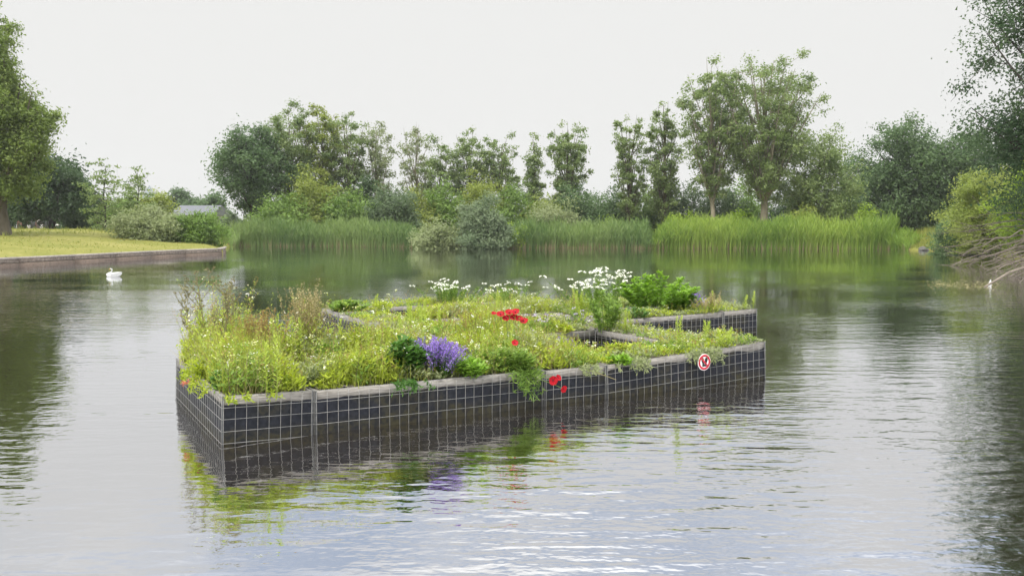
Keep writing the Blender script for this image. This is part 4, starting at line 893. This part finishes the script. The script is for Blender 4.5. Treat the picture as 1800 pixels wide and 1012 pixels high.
for i in range(34):
    u, v = .08 + 3.0 * rng.random(), .15 + 2.9 * rng.random()
    if mod_at(u, v) is None or (v > 1.5 and u > 1.3): continue
    b = FP(u, v, .38); px = 900 + F * b[0] / b[1]; py = HZ + F * (CAMH - .38) / b[1]
    leafy_stalk('slender yellow green weed in the dense growth of the left planters', px, py, py - F * (.30 + .22 * rng.random()) / b[1], 2, spread=.06, group='slender weeds in the left planters', name='meadow_weed')
for i in range(26):
    u, v = 3.25 + 3.1 * rng.random(), .3 + 5.2 * rng.random()
    if mod_at(u, v) is None or (u > 4 and v < 2): continue
    b = FP(u, v, .38); px = 900 + F * b[0] / b[1]; py = HZ + F * (CAMH - .38) / b[1]
    leafy_stalk('slender yellow green weed in the growth of the middle planters', px, py, py - F * (.20 + .2 * rng.random()) / b[1], 2, spread=.06, group='slender weeds in the middle planters', name='meadow_weed')
# purple
leaf_bush('dark green nettle-like plant left of the purple clump', 714, 664, 590, .22, 1500, 'herb_dark', .085, .040, 'nettle', 28, .6)
spike_clump('large violet flower spike clump leaning over the front edge', 766, 660, 590, 110, .20, 'violet', .18, squash=.5)
spike_clump('bluish fading spikes at the left of the violet clump', 738, 650, 588, 16, .10, 'blue_violet', .13)
spike_clump('small violet patch behind the rusty sorrel at left', 498, 612, 566, 26, .12, 'violet', .11); spike_clump('violet spikes beside the square opening', 985, 626, 586, 30, .11, 'violet', .13)
spike_clump('dark blue spike just left of the violet spikes by the opening', 966, 630, 600, 7, .035, 'blue_violet', .09); spike_clump('faint blue spikes at the left rim of the square opening', 1008, 626, 600, 10, .07, 'blue_violet', .08)
spike_clump('violet spikes on the rear right planter', 1212, 546, 508, 44, .24, 'violet', .15); spike_clump('pale blue spikes on the rear right planter', 1238, 548, 524, 10, .10, 'lilac', .10)
umbels('pale lilac heads below the red poppy cluster', 900, 600, 574, 10, .16, 'lilac', .024, 'lilac_flowers'); umbels('pale lilac heads left of the square opening', 972, 592, 552, 14, .20, 'lilac', .028, 'lilac_flowers')
umbels('pale lilac heads behind the violet clump', 806, 594, 568, 9, .10, 'lilac', .024, 'lilac_flowers'); umbels('far pale lilac heads before the middle water', 985, 566, 542, 9, .2, 'lilac', .026, 'lilac_flowers')
# white flowers
umbels('white daisies in a leafy clump on the rearmost planter', 802, 536, 490, 26, .38, 'white_petal', .042, 'white_daisies', nleaf=80); umbels('loose white daisies right of the leafy daisy clump', 858, 540, 496, 22, .42, 'white_petal', .034, 'white_daisies', nleaf=50)
umbels('tall dense white umbels before the bright water', 1062, 548, 470, 44, .40, 'white_petal', .048, 'white_umbels', density=44, nleaf=60); umbels('cream flower heads in front of the inner cage', 672, 618, 596, 26, .26, 'cream_petal', .022, 'cream_flowers')
umbels('white yarrow heads left of the orange poppies', 442, 650, 622, 5, .10, 'white_petal', .03, 'yarrow'); umbels('pale yarrow heads under the sorrel at left', 414, 660, 628, 4, .08, 'cream_petal', .028, 'yarrow')
umbels('cream yarrow right of the violet clump', 822, 640, 604, 14, .2, 'cream_petal', .022, 'cream_flowers'); umbels('small yellow head at the far left above the grass', 428, 615, 566, 2, .04, 'cream_petal', .03, 'yellow_yarrow')
# bushes
leaf_bush('bright green bush at the rear, rising above the right frame', 1142, 548, 480, .75, 4200, 'herb_bright', .085, .04, 'leafy_bush', 34, .7); leaf_bush('lower green bush right of the rear leafy bush', 1190, 548, 506, .42, 1500, 'herb_bright', .08, .036, 'leafy_bush', 22, .7)
leaf_bush('tall willowy herb growing by the square opening', 1056, 582, 510, .26, 1100, 'herb_mid', .085, .02, 'willowherb', 20); leaf_bush('low dark plant with small leaves under the rear bush', 1118, 560, 538, .25, 500, 'herb_dark', .05, .02, 'dark_herb', 14)
leaf_bush('dense green herb on the planters behind the inner cage', 612, 548, 526, .40, 1400, 'herb_mid', .06, .03, 'green_herb', 26, .6); leaf_bush('green herb clump on the rear left planter', 680, 548, 530, .2, 400, 'cover', .06, .02, 'green_herb', 12)
leaf_bush('bright clump of broad leaves behind the front right planter', 1090, 622, 604, .18, 420, 'cover', .08, .03, 'broadleaf_herb', 12); leaf_bush('bright clump of broad leaves left of the square opening', 1020, 590, 570, .14, 300, 'cover', .07, .028, 'broadleaf_herb', 10)
leaf_bush('poppy foliage clump at the front edge under the single red poppy', 925, 655, 606, .18, 900, 'herb_mid', .075, .014, 'poppy_foliage', 20, .7)
leaf_bush('bushy green weed at the near left corner', 352, 668, 628, .14, 520, 'cover', .07, .016, 'weed_tuft', 14); leaf_bush('dark small weed at the near corner edge', 384, 690, 652, .06, 240, 'herb_dark', .045, .018, 'weed_tuft', 8)
leaf_bush('grey green weed tuft on the front edge left of centre', 545, 680, 640, .12, 520, 'cover_grey', .06, .014, 'weed_tuft', 12)
for lb, x, y, t, r, n, m_ in (('mid green herb clump in the front planter, left of the nettle-like plant', 640, 668, 622, .13, 520, 'herb_mid'), ('mid green herb clump behind the small dark opening at left', 590, 640, 598, .14, 520, 'herb_mid'),
        ('rich green clump right of the violet clump', 830, 660, 620, .15, 620, 'herb_bright'), ('rich green clump left of the single red poppy', 872, 648, 606, .14, 560, 'herb_mid'), ('green clump behind the violet clump', 770, 606, 566, .17, 560, 'herb_mid'),
        ('green clump between the red poppy cluster and the lilac heads', 936, 604, 562, .16, 560, 'herb_bright'), ('green clump at the foot of the rusty sorrel', 450, 676, 636, .14, 560, 'herb_bright'), ('green clump on the near left planter below the dry weeds', 372, 652, 606, .14, 520, 'herb_mid'),
        ('low green clump left of the sign on the front right planter', 1150, 646, 624, .14, 460, 'herb_bright'), ('grey green clump in the middle of the left planters', 620, 610, 584, .16, 420, 'cover_grey')):
    leaf_bush(lb, x, y, t, r, n, m_, .07, .026, 'herb_clump', 14)
spike_clump('thin lavender spikes below the right end of the red poppy cluster', 930, 612, 576, 20, .13, 'lilac', .10); spike_clump('lavender spikes scattered left of the lilac heads', 950, 620, 590, 16, .12, 'blue_violet', .09); spike_clump('few lavender spikes right of the large violet clump', 826, 640, 606, 9, .12, 'violet', .08)
# poppies
for i, (fx, fy, lb) in enumerate(((868, 551, 'small leftmost bloom of the red poppy cluster'), (880, 553, 'wide red poppy at the left of the cluster'), (895, 550, 'red poppy at the top middle of the cluster'), (906, 549, 'red poppy at the top right of the cluster'),
                                  (890, 560, 'lower left red poppy of the cluster'), (903, 559, 'lower middle red poppy of the cluster'), (912, 561, 'right red poppy of the cluster'), (921, 565, 'lowest rightmost red poppy of the cluster'))):
    poppy(lb, 900 + (fx - 900) * .5 + rng.normal() * 2, 640, fx, fy, .028 if i == 0 else .047, (.1 * rng.normal(), -.55, .75), dy=.25)
poppy('single red poppy below the red cluster', 912, 650, 905, 603, .036)
poppy('larger red poppy hanging over the front edge', 945, 662, 972, 668, .048, (.2, -.9, -.05), dy=-.10); poppy('red poppy hanging beside the larger one, facing away', 948, 662, 981, 664, .034, (.5, -.5, .4), dy=-.08); poppy('lowest hanging red poppy in front of the mesh', 950, 662, 990, 683, .038, (.5, -.8, -.2), dy=-.12)
poppy('small orange poppy at left, upper of two', 478, 655, 472, 620, .03, (.2, -.5, .7), 'orange_petal'); poppy('faded orange poppy at left, lower of two', 470, 662, 464, 634, .036, (0, -.6, .6), 'orange_petal')
# trailing plants over the edges
def trailer(label, x, y, n, length, mat='herb_mid', name='trailing_plant', spread=.12, L=.04, W=.012, side='front', per=26):
    b = spot(x, y); u, v = UV(b); T = thing(name, label, 'plant', b); gs, gl = Geo(), Geo()
    for i in range(n):
        du = rng.normal() * spread
        if side == 'front':
            du = min(max(u + du, .06), 6.34) - u; a0 = FP(u + du, .05, b[2]); e1 = FP(u + du + rng.normal() * .03, -.035, b[2] + .03); e2 = FP(u + du + rng.normal() * .06, -.06 - .03 * rng.random(), b[2] - length * (.3 + .7 * rng.random()))
        else:
            du = min(max(v + du, .1), 2.25) - v; a0 = FP(.05, v + du, b[2]); e1 = FP(-.035, v + du, b[2] + .03); e2 = FP(-.06 - .02 * rng.random(), v + du, b[2] - length * (.3 + .7 * rng.random()))
        s = np.r_[bez(a0, (a0 + e1) / 2 + np.array([0, 0, .05]), e1, 4)[:-1], bez(e1, e1 + np.array([0, 0, -.01]), e2, 5)]; tube(gs, s, .002, 3, cap=False)
        t = rng.random(per); dd = rnd(per); leaves(gl, at(s, t), dd + np.array([0, 0, -.2]), np.array([0, -1.0, .4]) + .7 * rnd(per), L * (.6 + .8 * rng.random(per)), W)
    kind(gs.build('stem', mat, T), 'stuff'); kind(gl.build('leaves', mat, T), 'stuff'); return T
trailer('hanging poppy foliage spilling down the mesh in the middle', 925, 652, 22, .26, 'herb_mid', 'trailing_plant', .07, .065, .010)
trailer('grey green creeper hanging left of the sign', 1190, 645, 12, .12, 'cover_grey', spread=.05); trailer('grey green creeper hanging right of the sign', 1284, 634, 10, .09, 'cover_grey', spread=.05); trailer('creeper tuft hanging near the right end of the front planter', 1312, 630, 18, .14, 'cover_grey', spread=.07)
trailer('thin creeper along the edge left of the sign', 1130, 656, 14, .05, 'cover_grey', spread=.22); trailer('green fringe hanging below the nettle-like plant', 715, 672, 12, .06, 'herb_dark', spread=.1)
trailer('weeds spilling over the left-facing edge', 352, 668, 16, .09, 'cover', spread=.35, side='left'); trailer('fine weed fringe over the front left edge', 470, 700, 7, .03, 'cover', spread=.30)
# reddish leaf spray on the left face, bent dry stem over the front
b = spot(356, 668); T = thing('red_leaf_spray', 'salmon red leaf spray hanging on the left-facing mesh', 'leaf', b); g = Geo(); u, v = UV(b)
s = bez(FP(.04, v, b[2]), FP(-.04, v, b[2] + .03), FP(-.10, v + .16, b[2] - .07), 8); tube(g, s, .002, 3); g.build('stem', 'rose_leaf', T); g = Geo(); k = 40; t = rng.random(k); leaves(g, at(s, t), rnd(k) + np.array([-.6, .2, 0]), rnd(k) + np.array([-.5, -.5, .5]), .05, .012); g.build('leaves', 'rose_leaf', T)
b = spot(1062, 650); T = thing('bent_stem', 'pale dry stem bent over the front mesh right of the poppies', 'plant', b); g = Geo(); u, v = UV(b); q = P(1083, 667, FP(u + .2, -.08)[1])
tube(g, np.r_[bez(b, b + np.array([0, -.1, .05]), FP(u + .05, -.04, b[2] + .0), 5)[:-1], bez(FP(u + .05, -.04, b[2]), FP(u + .14, -.07, b[2] - .03), q, 6)], np.linspace(.004, .003, 10), 5); g.build('stem', 'straw', T)

# ------------------------------------------------------------------ swan
sw = G(200, 486); SWS = .78
T = thing('swan', 'white swan swimming on the pond before the quay', 'swan', (sw[0], sw[1], 0)); T.scale = (SWS, SWS, SWS); g = Geo()
body = [(.40, 0, .17), (.36, 0, .15), (.25, 0, .10), (.08, 0, .07), (-.10, 0, .06), (-.24, 0, .08), (-.32, 0, .10), (-.36, 0, .11)]; br = [.015, .05, .10, .135, .14, .12, .07, .02]
tube(g, [(sw[0] + a, sw[1] + b_, c_) for a, b_, c_ in body], br, 12)
g.build('body', 'plumage', T, True); g = Geo(); nk = [(-.26, 0, .10), (-.24, 0, .16), (-.16, 0, .20), (-.09, 0, .26), (-.07, 0, .33), (-.09, 0, .38), (-.13, 0, .39), (-.17, 0, .375)]
tube(g, [(sw[0] + a, sw[1], c_) for a, b_, c_ in nk], [.05, .045, .03, .024, .022, .03, .03, .012], 8); g.build('neck', 'plumage', T, True)
g = Geo(); tube(g, [(sw[0] - .165, sw[1], .377), (sw[0] - .20, sw[1], .365), (sw[0] - .225, sw[1], .36)], [.013, .011, .004], 6); g.build('beak', 'beak', T, True)
for s_ in (-1, 1):
    g = Geo(); tube(g, [(sw[0] - .2, sw[1] + s_ * .09, .12), (sw[0], sw[1] + s_ * .125, .14), (sw[0] + .2, sw[1] + s_ * .10, .165), (sw[0] + .38, sw[1] + s_ * .04, .21)], [.03, .07, .055, .01], 8); g.build('wing', 'plumage', T, True)

# ------------------------------------------------------------------ dead branches over the water at the right
def dead_branch(T, a, b, r, sag, ntw):
    g = Geo(); a, b = np.asarray(a), np.asarray(b); m = (a + b) / 2 + np.array([0, 0, sag]); s = bez(a, m, b, 9); s[1:-1] += rng.normal(size=(7, 3)) * .05
    tube(g, s, np.linspace(r, r * .25, 9), 5)
    for i in range(ntw):
        t = .2 + .78 * rng.random(); p = at(s, np.array([t]))[0]; d = unit(b - a) * (.5 + .6 * rng.random()) + rnd(1)[0] * .7; ln = .5 + 1.3 * rng.random(); e = p + d * ln; e[2] = max(e[2], -.05) if rng.random() < .8 else e[2]
        tw = bez(p, (p + e) / 2 + np.array([0, 0, .1 * rng.normal()]), e, 5); tube(g, tw, np.linspace(r * .35, r * .12, 5), 3, cap=False)
        for j in range(2):
            p2 = at(tw, np.array([.4 + .5 * rng.random()]))[0]; e2 = p2 + unit(e - p) * .35 + rnd(1)[0] * .25; tube(g, [p2, (p2 + e2) / 2 + .02 * rnd(1)[0], e2], r * .12, 3, cap=False)
    g.build('branch', 'dead_wood', T)
rt = P(1885, 420, 40); T = thing('fallen_tree', 'bare grey branches of a fallen tree drooping into the water at right', 'fallen tree', rt)
for i in range(24):
    y0 = 405 + 70 * rng.random(); Y0 = 37 + 8 * rng.random(); a = P(1850 + 80 * rng.random(), y0 - 14, Y0); f = (y0 - 405) / 70
    tip = G(1640 + 110 * f + 70 * rng.random(), 462 + 30 * f + 8 * rng.normal() * .5); tip[2] = -.05 + .9 * rng.random() ** 2 * (1 - f); dead_branch(T, a, tip, .028 + .03 * rng.random(), .1 + .45 * rng.normal(), 7)
for x0, y0, x1, y1, Y0 in ((1850, 388, 1690, 400, 44), (1860, 398, 1704, 408, 43), (1870, 380, 1720, 378, 45), (1850, 412, 1690, 430, 42)): dead_branch(T, P(x0, y0, Y0), P(x1, y1, Y0 + 2), .05, .25, 9)
g = Geo(); b0 = G(1722, 504); tube(g, [b0 + np.array([0, 0, -.1]), P(1775, 478, b0[1] + .5), P(1850, 455, b0[1] + 3)], [.03, .04, .05], 6); g.build('branch', 'dead_wood', T)
b0 = G(1740, 502); T = thing('white_stub', 'small pale upright stub standing in the water by the dead branches', 'branch stub', b0); g = Geo()
tube(g, [b0 + np.array([0, 0, -.15]), b0 + np.array([.0, 0, .04]), b0 + np.array([.01, 0, .10]), b0 + np.array([.015, 0, .2])], [.035, .05, .04, .008], 7); g.build('wood', 'plumage', T, True)
g = Geo(); n = 260; xs = 1632 + 120 * rng.random(n); ys = 498 + 4 * rng.normal(size=n) + (xs - 1632) * .03; c = np.array([G(a, b_) for a, b_ in zip(xs, ys)]); c[:, 2] = .006; a = rng.random(n) * 6.28
leaves(g, c, np.c_[np.cos(a), np.sin(a) * .6, .02 * np.ones(n)], np.array([[0, 0, 1.0]]) + .1 * rnd(n), .18 * rng.random(n) + .04, .04); kind(g.build('floating_debris', 'straw'), 'stuff', 'pale leaves and twigs drifting by the dead branches', 'debris')

# ------------------------------------------------------------------ haze
HAZE = 0.0003
if HAZE:
    g = Geo(); box(g, (-420, -60, -2.3), (420, 420, 32)); me_o = g.build('haze', 'bark'); m, t = new_mat('haze_air')
    pv = nd(t, 'ShaderNodeVolumePrincipled'); pv.inputs['Color'].default_value = (.93, .95, .97, 1); pv.inputs['Density'].default_value = HAZE; pv.inputs['Anisotropy'].default_value = .2
    o_ = nd(t, 'ShaderNodeOutputMaterial'); t.links.new(pv.outputs[0], o_.inputs['Volume']); me_o.data.materials.clear(); me_o.data.materials.append(m); kind(me_o, 'stuff', 'thin pale summer haze', 'haze')
for o in bpy.data.objects:
    if '_o' in o: del o['_o']
tris = sum(sum(p.loop_total - 2 for p in o.data.polygons) if False else len(o.data.loops) - 2 * len(o.data.polygons) for o in bpy.data.objects if o.type == 'MESH')
print('TRIS', tris, 'OBJECTS', len(bpy.data.objects))
